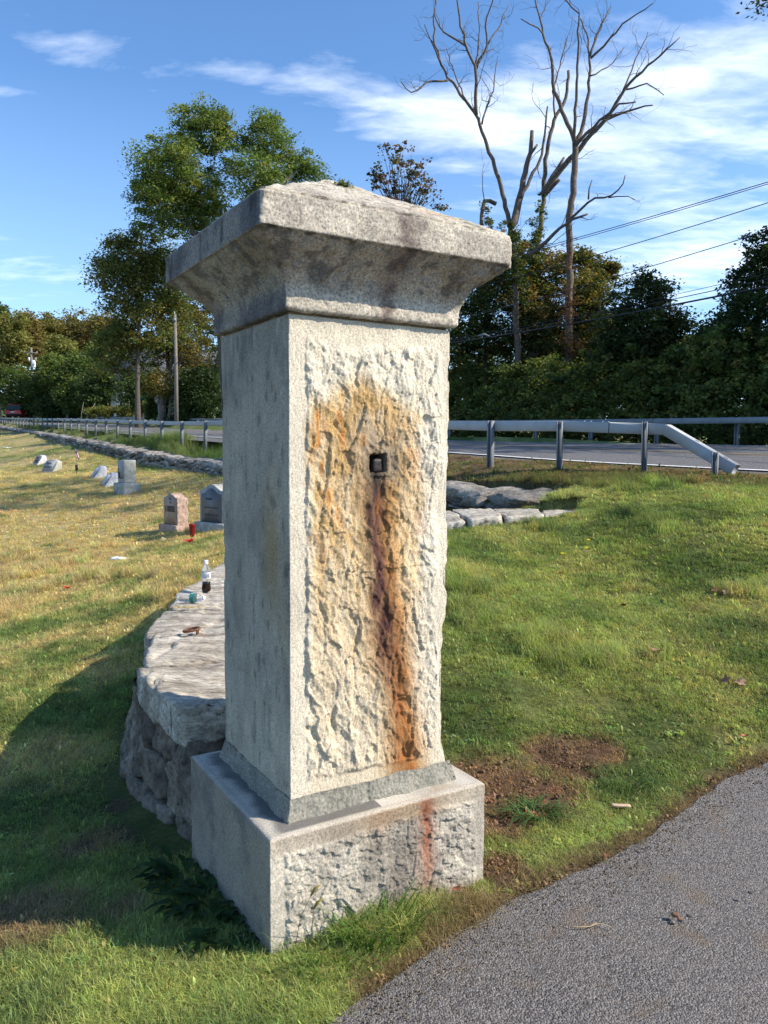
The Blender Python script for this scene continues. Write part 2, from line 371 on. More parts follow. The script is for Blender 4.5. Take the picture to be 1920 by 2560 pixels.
def polydist(x, y, P):
    best = np.full(x.shape, 1e9); zz = np.zeros(x.shape); side = np.zeros(x.shape)
    for a, b in zip(P[:-1], P[1:]):
        d = b[:2]-a[:2]; L2 = d@d; t = np.clip(((x-a[0])*d[0]+(y-a[1])*d[1])/L2, 0, 1)
        qx, qy = a[0]+t*d[0], a[1]+t*d[1]; r = np.hypot(x-qx, y-qy); m_ = r < best
        s = np.sign((x-qx)*(-d[1])+(y-qy)*d[0]); best = np.where(m_, r, best); side = np.where(m_, s, side)
        if len(a) > 2: zz = np.where(m_, a[2]+t*(b[2]-a[2]), zz)
    return best, side, zz
AX = np.array([-14, -6, -1.2, -.45, -.172, -.13, .057, .213, .322, .485, .599, .9, 1.13, 1.378, 1.651, 2.049, 3.0, 4.6, 7.5, 12, 20]); AY = np.array([-4, -1.0, 1.35, 1.87, 2.074, 2.121, 2.314, 2.481, 2.569, 2.727, 2.794, 2.996, 3.21, 3.438, 3.743, 4.038, 4.75, 5.6, 6.3, 5.2, -1.5])
def aedge(x): return np.interp(x, AX, AY)+.012*vnoise(P3(np.asarray(x)*14, 0, 3), 4)+.006*vnoise(P3(np.asarray(x)*50, 0, 3), 5)
RP = np.concatenate([EDGE[:, :2], FARE[::-1, :2]])
def inroad(x, y):
    c = np.zeros(x.shape, bool)
    for a, b in zip(RP, np.roll(RP, -1, 0)):
        m_ = ((a[1] > y) != (b[1] > y)); xi = a[0]+(y-a[1])*(b[0]-a[0])/(b[1]-a[1]+1e-12); c ^= m_ & (x < xi)
    return c
def inpoly(x, y, PP):
    c = np.zeros(np.shape(x), bool)
    for a, b in zip(PP, np.roll(PP, -1, 0)): m_ = ((a[1] > y) != (b[1] > y)); xi = a[0]+(y-a[1])*(b[0]-a[0])/(b[1]-a[1]+1e-12); c ^= m_ & (x < xi)
    return c
OW = np.array([(-.86, 3.30, .49), (-1.27, 3.92, .50), (-1.42, 4.6, .515), (-1.50, 5.3, .53), (-1.52, 5.9, .54), (-1.53, 6.5, .55), (-1.50, 7.2, .58), (-1.30, 8.1, .65), (-.80, 8.9, .73), (0, 9.3, .83), (.85, 9.30, .93), (1.6, 9.02, .97), (2.30, 8.95, .985)])
IW = np.array([(-.20, 3.64), (-.52, 4.1), (-.68, 4.65), (-.73, 5.3), (-.74, 5.9), (-.75, 6.4), (-.70, 6.9), (-.50, 7.5), (-.15, 7.85), (.35, 7.95), (.9, 7.95), (1.5, 8.05), (2.12, 8.28)])
WPOLY = np.concatenate([OW[:, :2], IW[::-1]])
def h0(x, y):
    x = np.asarray(x, float).ravel(); y = np.asarray(y, float).ravel(); r = np.zeros(len(x))
    for i in range(0, len(x), 20000):
        q = np.stack([x[i:i+20000], y[i:i+20000]], 1)/_s
        D = np.linalg.norm(q[:, None]-_X[None], axis=2); r[i:i+20000] = _tps(D)@_wt[:len(_X)]+_wt[-3]+q@_wt[-2:]
    near = np.exp(-((x/14)**2+((y-6)/14)**2)/2)
    r += .018*fbm(P3(x*1.1, y*1.1), 3, 7)*near*sstep(1.2, 3, np.hypot(x+.2, y-2.9))
    # step down on the lawn side of the road wall
    t = (x-WLINE0[0])*WDIR[0]+(y-WLINE0[1])*WDIR[1]; n = (x-WLINE0[0])*WN[0]+(y-WLINE0[1])*WN[1]
    wb = wallbase(y); m_ = (t > -1) & (t < 130)
    lo = np.minimum(r, wb); k_ = sstep(3.5, 8, t)*sstep(-2.2, -.9, n)*(1-sstep(.30, .55, n)); r = np.where(m_, r+(lo-r)*k_, r)
    ip = inpoly(x, y, WPOLY); k2 = ip & (x < 2.6)
    r = np.where(k2, np.minimum(r, np.interp(y, [3, 6, 7.5, 8.4, 9], [.2, .2, .35, .66, .66])+.1*sstep(1.2, 2.2, x)), r)
    rw = (t > .75) & (t < 97) & (n > -.02) & (n < .72); r = np.where(rw, np.minimum(r, walltop(y)-.13), r)
    gap = (x > -1) & (t > .5) & (n < .0) & (n > -1.3) & ~ip & (y > 8.2) & (x < 2.2); r = np.where(gap, np.minimum(r, walltop(y)-.12-.20*sstep(.8, 1.8, t)), r)
    return r
def h(x, y):
    sh = np.shape(x); x = np.asarray(x, float).ravel(); y = np.asarray(y, float).ravel()
    r = h0(x, y)
    a = aedge(x)-y; r = r-.035*sstep(0.0, .08, a)*(y < 9)*(x < 18)
    ir = inroad(x, y)
    d1, s1, z1 = polydist(x, y, EDGE); d2, s2, z2 = polydist(x, y, FARE)
    zr = (z1*d2+z2*d1)/(d1+d2+1e-9)
    r = np.where(ir, np.minimum(r, zr-.10), np.where((d1 < .5), np.minimum(r, z1-.012+.06*(d1)), r))
    return r.reshape(sh)
def hs(x, y): return float(h(np.array([x]), np.array([y]))[0])
def gp(px, py, d0=1.5, d1=140):
    """where the ray through a pixel of the photo meets the ground"""
    d = np.geomspace(d0, d1, 500); r = ray(px, py); P = CAM[None]+r[None]*(d/r[1])[:, None]
    k = np.nonzero(P[:, 2] < h0(P[:, 0], P[:, 1]))[0]
    k = k[0] if len(k) else len(d)-1
    return np.array([P[k, 0], P[k, 1], hs(P[k, 0], P[k, 1])])
_e = np.array([gp(*q, 1.2, 12) for q in ((800, 2560), (840, 2530), (1000, 2420), (1115, 2338), (1189, 2299), (1288, 2235), (1357, 2210), (1520, 2141), (1619, 2077), (1713, 2017), (1792, 1955), (1920, 1898))])
AX = np.concatenate([[-14, -6, -1.2, -.45], _e[:, 0], [3.0, 4.6, 7.5, 12, 20]]); AY = np.concatenate([[-4, -1.0, 1.35, 1.87], _e[:, 1], [_e[-1, 1]+.55, 5.3, 6.0, 5.0, -1.5]])
DIRT = [gp(1250, 1965), gp(1400, 1900), gp(1330, 1990), gp(1250, 2060), gp(1480, 1885), gp(1240, 2180), gp(1120, 2240)]
def dirtm(x, y):
    m_ = np.zeros(x.shape)
    for (p, r) in zip(DIRT, (.26, .20, .22, .13, .14, .12, .10)):
        m_ = np.maximum(m_, 1-sstep(r*.55, r*1.15, np.hypot((x-p[0])*.8, (y-p[1])*.9)+.05*fbm(P3(x*9, y*9), 3, 90)))
    strip = 1-sstep(.0, .10, y-aedge(x)+.03*fbm(P3(x*9, y*9), 2, 91)); strip *= (x > -.1)*(x < 2.6)*(y > aedge(x)-.05)
    return np.maximum(m_, strip*.9)
def gcol(x, y):
    """lawn colour: greens, straw and bare soil in patches"""
    a = fbm(P3(x*.33, y*.33), 4, 11); b = fbm(P3(x*1.6, y*1.6), 4, 12); c = fbm(P3(x*5, y*5), 3, 13)
    green = np.array([.135, .175, .055]); lime = np.array([.240, .270, .085]); tan = np.array([.45, .345, .175]); dk = np.array([.065, .110, .036])
    left = sstep(.2, 1.6, -x-.5)*sstep(2.6, 5.2, y)
    w_t = np.clip(sstep(-.10, .42, a*.7+b*.6+c*.35+left*.30-.02), 0, 1)*(.35+.65*left); w_l = sstep(-.3, .35, b+c*.6+.12)
    C = green[None]*(1-w_l)[:, None]+lime[None]*w_l[:, None]
    w_t = w_t[:, None]; C = C*(1-w_t*.84)+tan[None]*w_t*.84
    dk_w = (sstep(.15, .45, fbm(P3(x*.8+9, y*.8), 3, 15))*.6)[:, None]*(1-w_t); C = C*(1-dk_w)+dk[None]*dk_w
    # mown straw stripes on the far lawn
    s = sstep(.1, .6, np.sin((y*.93+x*.35)*1.5+2*fbm(P3(x*.12, y*.12), 2, 16)))*sstep(9, 14, y)*left; C = C*(1-.35*s[:, None])+tan[None]*.35*s[:, None]
    # dull brown verge near the guard rail and beyond the road
    d1, s1, _ = polydist(x, y, EDGE); v = (1-sstep(.4, 2.6, d1+.5*c))*(y < 17); v = v*(.45+.55*sstep(-.25, .2, b+.5*c)); C = C*(1-.9*v[:, None])+np.array([.20, .135, .080])[None]*.9*v[:, None]
    dr, _, _ = polydist(x, y, np.c_[RAIL, np.zeros(len(RAIL))]); v = (1-sstep(.9, 1.9, dr+.35*c))*(y < 16.5)*(.55+.45*sstep(-.3, .1, b)); C = C*(1-v[:, None])+np.array([.21, .135, .080])[None]*(.8+.5*c[:, None])*v[:, None]
    t = (x-WLINE0[0])*WN[0]+(y-WLINE0[1])*WN[1]
    bank = sstep(.2, .8, t)*sstep(15, 20, y)*(x < 3); C = C*(1-.8*bank[:, None])+np.array([.055, .105, .025])[None]*.8*bank[:, None]
    d = np.clip(dirtm(x, y), 0, 1)[:, None]; C = C*(1-d)+np.array([.31, .195, .115])[None]*(.75+.35*c[:, None])*d
    # dead patch left of the pillar
    for px, py, rr in ((60, 2260, .32), (230, 2050, .22), (290, 1960, .12), (330, 2250, .12)):
        q = atz(px, py, -.04); w = (1-sstep(rr*.4, rr, np.hypot(x-q[0], y-q[1])+.08*c))[:, None]*.8; C = C*(1-w)+np.array([.22, .15, .095])[None]*w
    return C
def warp(a, b, dense, lo, hi, n):  # spacing: even inside [a,b], stretching outside
    core = np.arange(a, b, dense); L = [a]; s = dense
    while L[-1] > lo: s *= 1.09; L.append(L[-1]-s)
    R = [core[-1]]; s = dense
    while R[-1] < hi: s *= 1.09; R.append(R[-1]+s)
    return np.concatenate([L[:0:-1], core, R[1:]])
xs = np.concatenate([warp(-5, 5, .06, -420, 420, 0)]); xs = np.sort(np.unique(np.round(np.concatenate([xs[(xs < -2.3) | (xs > 2.5)], np.arange(-2.3, 2.5, .03)]), 4)))
ys = warp(4.8, 15, .065, -40, 620, 0); ys = np.sort(np.unique(np.round(np.concatenate([ys[(ys > 4.8)], np.arange(1.9, 4.8, .03), 1.9-np.geomspace(.05, 40, 26)]), 4)))
gx, gy = np.meshgrid(xs, ys); fx, fy = gx.ravel(), gy.ravel(); gz = h(fx, fy)
dm = dirtm(fx, fy); gz = gz+(dm*.030*(fbm(P3(fx*16, fy*16), 4, 60))-.012*dm)*(fy > aedge(fx))
gz += .006*fbm(P3(fx*9, fy*9), 2, 61)*(np.hypot(fx, fy-3) < 6)*(fy > aedge(fx)+.02)
m_, t, b = material('lawn_soil'); a = N(t, 'ShaderNodeAttribute', attribute_name='Col', attribute_type='GEOMETRY'); v = objco(t)
n1 = noise(t, v, 45, 6, .75); n2 = noise(t, v, 3, 6, .7)
c = mixc(t, 1.0, a.outputs[0], rampn(t, n1, [(.28, .45), (.5, .95), (.72, 1.5)]), 'MULTIPLY'); c = mixc(t, 1.0, c, rampn(t, n2, [(.3, .8), (.7, 1.2)]), 'MULTIPLY')
t.links.new(c, b.inputs['Base Color']); b.inputs['Roughness'].default_value = 1; b.inputs['Specular IOR Level'].default_value = .1; bump(t, b, n1, .9, .02)
MAT['lawn'] = m_
gc = gcol(fx, fy)
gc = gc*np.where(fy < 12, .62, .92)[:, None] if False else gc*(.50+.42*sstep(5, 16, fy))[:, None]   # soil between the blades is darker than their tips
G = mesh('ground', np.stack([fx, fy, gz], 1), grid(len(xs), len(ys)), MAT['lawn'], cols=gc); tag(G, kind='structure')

# asphalt driveway
def asphalt_mat(name, c1, c2, sc, lightdust=True):
    m_, t, b = material(name); v = objco(t); L = t.links.new
    vo = N(t, 'ShaderNodeTexVoronoi', ins={'Scale': sc, 'Randomness': 1.0}); L(v, vo.inputs['Vector'])
    n1 = noise(t, v, sc*1.4, 3, .6); n2 = noise(t, v, 2.2, 6, .6)
    c = mixc(t, rampn(t, vo.outputs['Color'], [(.15, 0), (.85, 1)]), c1, c2)
    c = mixc(t, 1.0, c, rampn(t, n1, [(.32, .45), (.55, 1.05), (.72, 1.75)]), 'MULTIPLY')
    c = mixc(t, rampn(t, n2, [(.48, 0), (.75, .30)]), c, (.17, .155, .14))
    st = noise(t, v, 5.0, 3, .5); c = mixc(t, rampn(t, st, [(.57, 0), (.70, .55)]), c, (.15, .105, .065))
    L(c, b.inputs['Base Color']); b.inputs['Roughness'].default_value = .8; b.inputs['Specular IOR Level'].default_value = .4
    hh = math_(t, 'SUBTRACT', math_(t, 'MULTIPLY', n1, .5), vo.outputs['Distance']); bump(t, b, hh, 1.0, .0055*150/sc); return m_
MAT['asphalt'] = asphalt_mat('driveway_asphalt', (.060, .055, .053), (.215, .198, .183), 160)
axs = np.concatenate([np.arange(-14, -1, .5), np.arange(-1, 2.4, .02), np.arange(2.4, 6, .1), np.arange(6, 19, .5)])
tt = np.concatenate([[0, .003, .008, .015], np.geomspace(.03, 16, 44)])
AXg, Tg = np.meshgrid(axs, tt); ye = aedge(axs); AYg = ye[None]-Tg
az = h0(AXg.ravel(), AYg.ravel()).reshape(AXg.shape)+.004-.016*(1-sstep(0, .03, Tg))+.004*fbm(P3((AXg*7).ravel(), (AYg*7).ravel()), 3, 77).reshape(AXg.shape)
A = mesh('driveway', np.stack([AXg.ravel(), AYg.ravel(), az.ravel()], 1), grid(len(axs), len(tt))[:, ::-1], MAT['asphalt']); tag(A, kind='structure')

# public road with edge lines
def resample(P, step):
    P = np.asarray(P, float); d = np.r_[0, np.cumsum(np.linalg.norm(np.diff(P[:, :2], axis=0), axis=1))]; n = int(d[-1]/step)+2; s = np.linspace(0, d[-1], n)
    return np.stack([np.interp(s, d, P[:, k]) for k in range(P.shape[1])], 1), s
def smoothp(P, it=3):
    for _ in range(it):
        Q = [P[0]]
        for a_, b_ in zip(P[:-1], P[1:]): Q += [a_*.75+b_*.25, a_*.25+b_*.75]
        P = np.array(Q+[P[-1]])
    return P
E1 = smoothp(EDGE, 2); F1 = smoothp(FARE, 2); n_ = 200
def nres(P, n):
    d = np.r_[0, np.cumsum(np.linalg.norm(np.diff(P[:, :2], axis=0), axis=1))]; s = np.linspace(0, 1, n)**1.0*d[-1]
    return np.stack([np.interp(s, d, P[:, k]) for k in range(3)], 1)
Ea, Fa = nres(E1, n_), nres(F1, n_)
w = np.linspace(-.06, 1.05, 12)
RV = (Ea[:, None]*(1-w)[None, :, None]+Fa[:, None]*w[None, :, None]); RV[:, 0, 2] -= .10; RV[:, -1, 2] -= .10
MAT['road'] = asphalt_mat('road_asphalt', (.12, .12, .125), (.19, .188, .185), 60)
R = mesh('road', RV.reshape(-1, 3), grid(12, n_), MAT['road']); tag(R, kind='structure')
MAT['paint'] = simple('white_road_paint', (.74, .74, .72), .7, nscale=9, namt=.12)
MAT['ypaint'] = simple('yellow_road_paint', (.30, .22, .10), .7, nscale=9, namt=.12)
def line(w0, w1, mt):
    V = np.stack([Ea*(1-w0)+Fa*w0, Ea*(1-w1)+Fa*w1], 1); V[:, :, 2] += .006; return V.reshape(-1, 3), grid(2, n_)
g = Geo(); g.add(*line(.025, .042, 0)); g.add(*line(.93, .947, 0)); o = g.build('road_edge_line', MAT['paint'], R)
g = Geo(); g.add(*line(.478, .490, 0)); g.add(*line(.504, .516, 0)); o = g.build('centre_line', MAT['ypaint'], R)

# ------------------------------------------------------------------ gate pillar
sX, sY, bX, bY, cXx, nXx = .315, .310, .4286, .4031, .4818, .3360
ZB1, ZS0, ZS1, ZN0, ZN1, ZF0, ZF1, ZAP = .380, .444, 2.036, 2.0466, 2.112, 2.2514, 2.3468, 2.590
pil = empty('gate_pillar', (CX, CY, 0), 'tall weathered granite gate pillar with flared cap and rust streak, beside the driveway', 'gate pillar', rz=YAW)
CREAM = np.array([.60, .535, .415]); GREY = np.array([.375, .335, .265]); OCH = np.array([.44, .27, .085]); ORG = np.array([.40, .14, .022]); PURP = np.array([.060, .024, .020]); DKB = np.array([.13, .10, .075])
def mix(C, c, w): w = np.clip(w, 0, 1)[:, None]; return C*(1-w)+np.asarray(c)[None]*w
def gau(x, s): return np.exp(-(x/s)**2)
def poly_side(nu, zs, prof_hx, prof_hy, cols_n):
    """four-sided shell: returns V, F and per-vertex (side, u, z, depth-normal)"""
nsd = (210, 12, 12, 120)      # right(-V), back right(+U), back left(+V), left(-U)
def shell(rows, nsd, hx, hy):
    """rows: z per row; hx, hy half sizes per row; ring starts at front corner and runs along the right face"""
    cor = [(-1, -1), (1, -1), (1, 1), (-1, 1)]; U_, V_, SD, FR = [], [], [], []
    for s in range(4):
        a, b_ = cor[s], cor[(s+1) % 4]
        for k in range(nsd[s]):
            f = k/nsd[s]; U_.append(a[0]+(b_[0]-a[0])*f); V_.append(a[1]+(b_[1]-a[1])*f); SD.append(s); FR.append(f)
    U_, V_, SD, FR = map(np.array, (U_, V_, SD, FR)); n = len(U_)
    rows = np.asarray(rows, float); hx = np.broadcast_to(hx, rows.shape); hy = np.broadcast_to(hy, rows.shape)
    X = hx[:, None]*U_[None]; Y = hy[:, None]*V_[None]; Z = np.broadcast_to(rows[:, None], X.shape)
    return np.stack([X, Y, Z], -1).reshape(-1, 3), grid(n, len(rows), wrap=True), np.tile(SD, len(rows)), np.tile(FR, len(rows)), n
rows = np.linspace(ZS0-.005, ZS1, 540)
V, F, SD, FR, n = shell(rows, nsd, sX, sY)
z = V[:, 2]; C = np.repeat(CREAM[None], len(V), 0)
u = np.where(SD == 0, FR*2*sX, 0.0)
# --- right, rock-faced panel inside a tooled margin
wob = .006*vnoise(P3(z*16, 0, 1), 3)+.003*vnoise(P3(z*60, 0, 1), 5)
lm = .058+wob; rm = 2*sX-.026+wob*1.5+.02*vnoise(P3(z*5, 7, 1), 6); tm = 1.972+.020*vnoise(P3(u*13, 0, 2), 8); bm = .492+.008*vnoise(P3(u*22, 0, 5), 9)
ins = sstep(0, .007, u-lm)*sstep(0, .035, rm-u)*sstep(0, .04, tm-z)*sstep(0, .022, z-bm)
wu = u+.022*fbm(P3(u*16, z*10), 4, 21); wz = z+.035*fbm(P3(u*14+5, z*9), 4, 22); sk = wu+.20*wz*np.where(z > 1.2, -1, .6)
f1, e1 = facets2(sk/.062, wz/.150, 31); f2, e2 = facets2((sk+.1*wz)/.036, wz/.080, 33); rg1 = 1-np.abs(fbm(P3(wu*11, wz*4.2), 4, 331)); rg2 = 1-np.abs(fbm(P3((wu+.5*wz)*24, wz*13), 3, 332)); f3, e3 = facets2((wu-.1*wz)/.015, wz/.024, 35)
rock = .0008+.0062*f1+.0046*f2+.0026*f3+.0042*fbm(P3(u*15, z*8), 5, 36)+.0095*(rg1**3-.25)+.0055*(rg2**3-.3)+.0012*fbm(P3(u*120, z*80), 2, 37)
rock += .003*gau(u-.5*(lm+rm), .2)
edge_soft = sstep(0, .05, rm-u); rock = rock*(.45+.55*edge_soft)
fine = .0012*fbm(P3(u*150, z*60), 2, 38)+.0008*fbm(P3(u*40, z*25), 3, 39)
# gouge of the rust streak and the socket
spx = np.interp(z, [.49, .72, .945, 1.16, 1.33, 1.51], [.437, .408, .366, .342, .328, .332])+.006*vnoise(P3(z*22, 0, 0), 41)
spw = np.interp(z, [.49, .72, .945, 1.16, 1.33, 1.51], [.066, .050, .068, .048, .046, .052])
groove = gau(u-spx-.015, spw*.6)*(z < 1.52)*(z > .5)
hu, hz = u-.328, z-1.563
hole = sstep(.0, .008, .034-np.abs(hu+.006*fbm(P3(z*60, 0, 0), 3, 42)))*sstep(0, .008, .034-np.abs(hz+.007*fbm(P3(u*70, 0, 0), 3, 142))); rim = gau(np.hypot(hu, hz)-.035, .018)
disp = ins*(rock-.009*groove)+fine; disp = disp-ins*.008*gau(np.hypot(hu, hz*.8), .06); disp = disp-hole*.062
isr = SD == 0
# chipped arris
chip = .010*sstep(.25, .6, fbm(P3(z*9, 1, 1), 3, 43))
# --- the other faces: quiet tooled
wy = np.where(SD == 3, (1-FR)*2*sY, FR*.6)
q = .0035*fbm(P3(wy*10, z*5, SD*3.0), 4, 44)+.0022*fbm(P3(wy*60, z*18, SD*3.0), 3, 45)-.004*sstep(.35, .5, fbm(P3(wy*24, z*9, 2.+SD), 3, 46))
d_ = np.where(isr, disp, q)
V[:, 1] -= np.where(SD == 0, d_, 0); V[:, 0] += np.where(SD == 1, d_, 0); V[:, 1] += np.where(SD == 2, d_, 0); V[:, 0] -= np.where(SD == 3, d_, 0)
# wear on vertical arrises (right rear one is chipped)
ar = np.maximum(gau((FR)*2*sX, .006)*(SD == 1), gau((1-FR)*2*sX, .006)*(SD == 0)); V[:, 0] -= ar*(.002+.012*sstep(.1, .5, fbm(P3(z*7, 1, 4), 3, 47))+.006*np.abs(fbm(P3(z*30, 1, 4), 2, 48)))
V[:, 0] -= .018*sstep(1.02, .96, z)*((SD == 1) | ((SD == 0) & (FR > .9)))*np.where(SD == 0, sstep(.9, 1, FR), 1)*sstep(.45, .55, z)*0.9
# colours of the right face
nz = fbm(P3(u*16, z*9), 4, 50); nf = fbm(P3(u*60, z*22), 3, 51)
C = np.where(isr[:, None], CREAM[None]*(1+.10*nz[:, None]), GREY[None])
och = sstep(1.91, 1.80, z+.10*np.abs(u-.27)/.2+.05*nz)*sstep(.045, .10, u+.02*nz)*sstep(.03, -.06, u-np.interp(z, [.5, .9, 1.2, 1.4, 1.75, 1.9], [.50, .47, .50, .52, .48, .33])+.05*nz)*np.interp(z, [.45, .8, 1.1, 1.35, 1.9], [.20, .38, .66, .90, 1.0])
Cr = mix(C, OCH*np.array([1.12, 1.18, 1.4]), och*(.78+.5*nf))
Cr = mix(Cr, OCH*.92, och*sstep(-.05, .3, nz)*sstep(1.25, 1.45, z)*.85)
Cr = mix(Cr, DKB*2.0, och*gau(np.hypot(hu*.7, (hz+.02)*.5), .10)*.75)
for (a0, z0, a1, z1, w_, am) in ((.108, 1.735, .132, 1.44, .017, .95), (.178, 1.755, .190, 1.62, .010, .8), (.150, 1.45, .17, 1.35, .02, .5), (.255, 1.70, .300, 1.60, .022, .6), (.47, 1.74, .50, 1.3, .03, .35), (.08, 1.33, .14, 1.22, .03, .4), (.1, 1.7, .1, 1.5, .03, .35)):
    tt_ = np.clip((z-z0)/(z1-z0), 0, 1); inn = sstep(z0+.02, z0-.02, z)*sstep(z1-.04, z1+.03, z)
    Cr = mix(Cr, ORG*1.25, gau(u-(a0+(a1-a0)*tt_)-.010*nz, w_)*inn*am*sstep(-.35, .25, nf+nz*.6)*.9)
sm = sstep(1.535, 1.48, z)
Cr = mix(Cr, OCH*.95, sm*gau(u-spx-.012, spw*1.5)*.75)
Cr = mix(Cr, ORG, sm*gau(u-spx-.026, spw*1.0)*np.interp(z, [.5, .9, 1.2, 1.5], [1, .95, .75, .4])*(.85+.5*nf))
Cr = mix(Cr, PURP*1.15, sm*gau(u-spx+.006+.010*nz, spw*.95)*np.interp(z, [.5, .62, .8, .95, 1.2, 1.5], [.30, .35, .65, .95, 1, 1])*(1.0+.5*nf))
Cr = mix(Cr, ORG*1.3, sm*gau(u-spx-.006-.004*nz, .006)*gau(z-1.40, .09)*.5*sstep(-.2, .3, nf))
Cr = mix(Cr, (.02, .017, .016), np.maximum(hole, gau(np.hypot(hu, hz)+.010*nf, .052)*.9+gau(np.hypot(hu*1.3, (hz+.07)*.7)+.008*nf, .034)*.75))
Cr = mix(Cr, (.12, .10, .075), sstep(-.004, -.014, rock+.0)*.30*ins)
Cr = mix(Cr, GREY*.9, sstep(1.99, 2.02, z)*.35)
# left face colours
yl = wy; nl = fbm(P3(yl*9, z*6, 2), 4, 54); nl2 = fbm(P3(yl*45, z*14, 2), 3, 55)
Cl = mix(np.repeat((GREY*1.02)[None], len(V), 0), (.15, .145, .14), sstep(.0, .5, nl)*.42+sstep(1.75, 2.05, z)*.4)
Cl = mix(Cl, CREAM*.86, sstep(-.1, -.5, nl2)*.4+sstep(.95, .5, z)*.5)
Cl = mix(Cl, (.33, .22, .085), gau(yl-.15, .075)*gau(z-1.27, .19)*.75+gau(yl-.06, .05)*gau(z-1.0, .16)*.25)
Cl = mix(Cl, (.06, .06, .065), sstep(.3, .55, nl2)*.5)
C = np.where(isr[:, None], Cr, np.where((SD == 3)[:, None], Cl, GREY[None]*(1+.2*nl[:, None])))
Vt = np.array([[0, 0, ZS0], [0, 0, ZS1]]); top = (len(rows)-1)*n; jj = np.arange(n); kk = (jj+1) % n
F2 = np.concatenate([np.stack([np.full(n, len(V)), kk, jj], -1), np.stack([np.full(n, len(V)+1), top+jj, top+kk], -1)])
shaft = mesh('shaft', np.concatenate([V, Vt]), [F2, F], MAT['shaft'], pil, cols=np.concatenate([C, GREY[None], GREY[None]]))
# iron bar end in its socket, with the lead packing
g = Geo(); V_, F_ = boxgrid(6, 8, 6); Vb = roundbox(V_, 9)*np.array([.020, .03, .024]); Vb += .0012*fbm(Vb*90, 3, 3)[:, None]
g.add(Vb+np.array([-sX+.336, -sY+.036, 1.556]), F_); g.build('iron_bar', MAT['iron'], pil)
# --- base block
rows = np.concatenate([np.linspace(-.22, ZB1-.004, 230), [ZB1, ZB1+.001]]); nb = (300, 14, 14, 120)
hxr = np.full(len(rows), bX); hyr = np.full(len(rows), bY); hxr[-2:] = [bX-.006, bX-.02]; hyr[-2:] = [bY-.006, bY-.02]; hxr[-3] = bX-.0015; hyr[-3] = bY-.0015
V, F, SD, FR, n = shell(rows, nb, hxr, hyr); z = V[:, 2]; u = FR*2*bX; isr = (SD == 0)
wob = .006*vnoise(P3(z*22, 0, 1), 63); tmz = .322+.02*gau(u-.5, .3)+.008*vnoise(P3(u*16, 0, 2), 68)
ins = sstep(0, .012, u-.050-wob)*sstep(0, .02, 2*bX-.030-u+wob)*sstep(0, .014, tmz-z)
wu = u+.015*fbm(P3(u*9, z*9), 3, 71); wz = z+.015*fbm(P3(u*9+5, z*9), 3, 72)
f1, e1 = facets2(wu/.075, (wz-.25*wu)/.060, 73); f2, e2 = facets2(wu/.036, wz/.028, 75); f3, e3 = facets2(wu/.014, wz/.012, 77)
rock = .002+.0058*f1+.0050*f2+.0026*f3+.005*fbm(P3(u*18, z*18), 5, 76)
d_ = np.where(isr, ins*rock+.0012*fbm(P3(u*110, z*90), 2, 79), .003*fbm(P3(u*12, z*12, SD*2.), 4, 80)+.0012*fbm(P3(u*70, z*70, SD*2.), 2, 81))*(z < ZB1-.008)
V[:, 1] -= np.where(SD == 0, d_, 0); V[:, 0] += np.where(SD == 1, d_, 0); V[:, 1] += np.where(SD == 2, d_, 0); V[:, 0] -= np.where(SD == 3, d_, 0)
nz = fbm(P3(u*11, z*9), 4, 82); nf = fbm(P3(u*50, z*26), 3, 83)
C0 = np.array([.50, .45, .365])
Cr = mix(np.repeat(C0[None], len(V), 0), (.20, .18, .15), sstep(-.15, .4, nz)*.5+gau(u-.50, .17)*.7)
Cr = mix(Cr, (.28, .20, .12), sstep(.30, .345, z)*(.3+.5*gau(u-.5, .2)))
Cr = mix(Cr, (.25, .075, .03), gau(u-.60-.02*nz-.03*(z-.3), .040)*np.interp(z, [0, .15, .3, .37], [.3, .8, 1, .85])*(.8+.5*nf))
Cr = mix(Cr, (.26, .14, .07), gau(u-.40, .06)*sstep(.2, .36, z)*.4); Cr = mix(Cr, (.17, .14, .115), gau(u-.50, .07)*sstep(.33, .2, z)*.6)
Cr = mix(Cr, (.13, .09, .06), sstep(.05, -.01, z+.02*nz)*.6)
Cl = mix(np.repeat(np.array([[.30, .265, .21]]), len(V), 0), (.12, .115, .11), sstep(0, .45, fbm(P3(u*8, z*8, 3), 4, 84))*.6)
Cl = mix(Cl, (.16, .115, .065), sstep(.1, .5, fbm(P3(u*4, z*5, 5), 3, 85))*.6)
C = np.where(isr[:, None], Cr, Cl); C = mix(C, (.46, .42, .35), sstep(ZB1-.006, ZB1-.001, z)*.8)
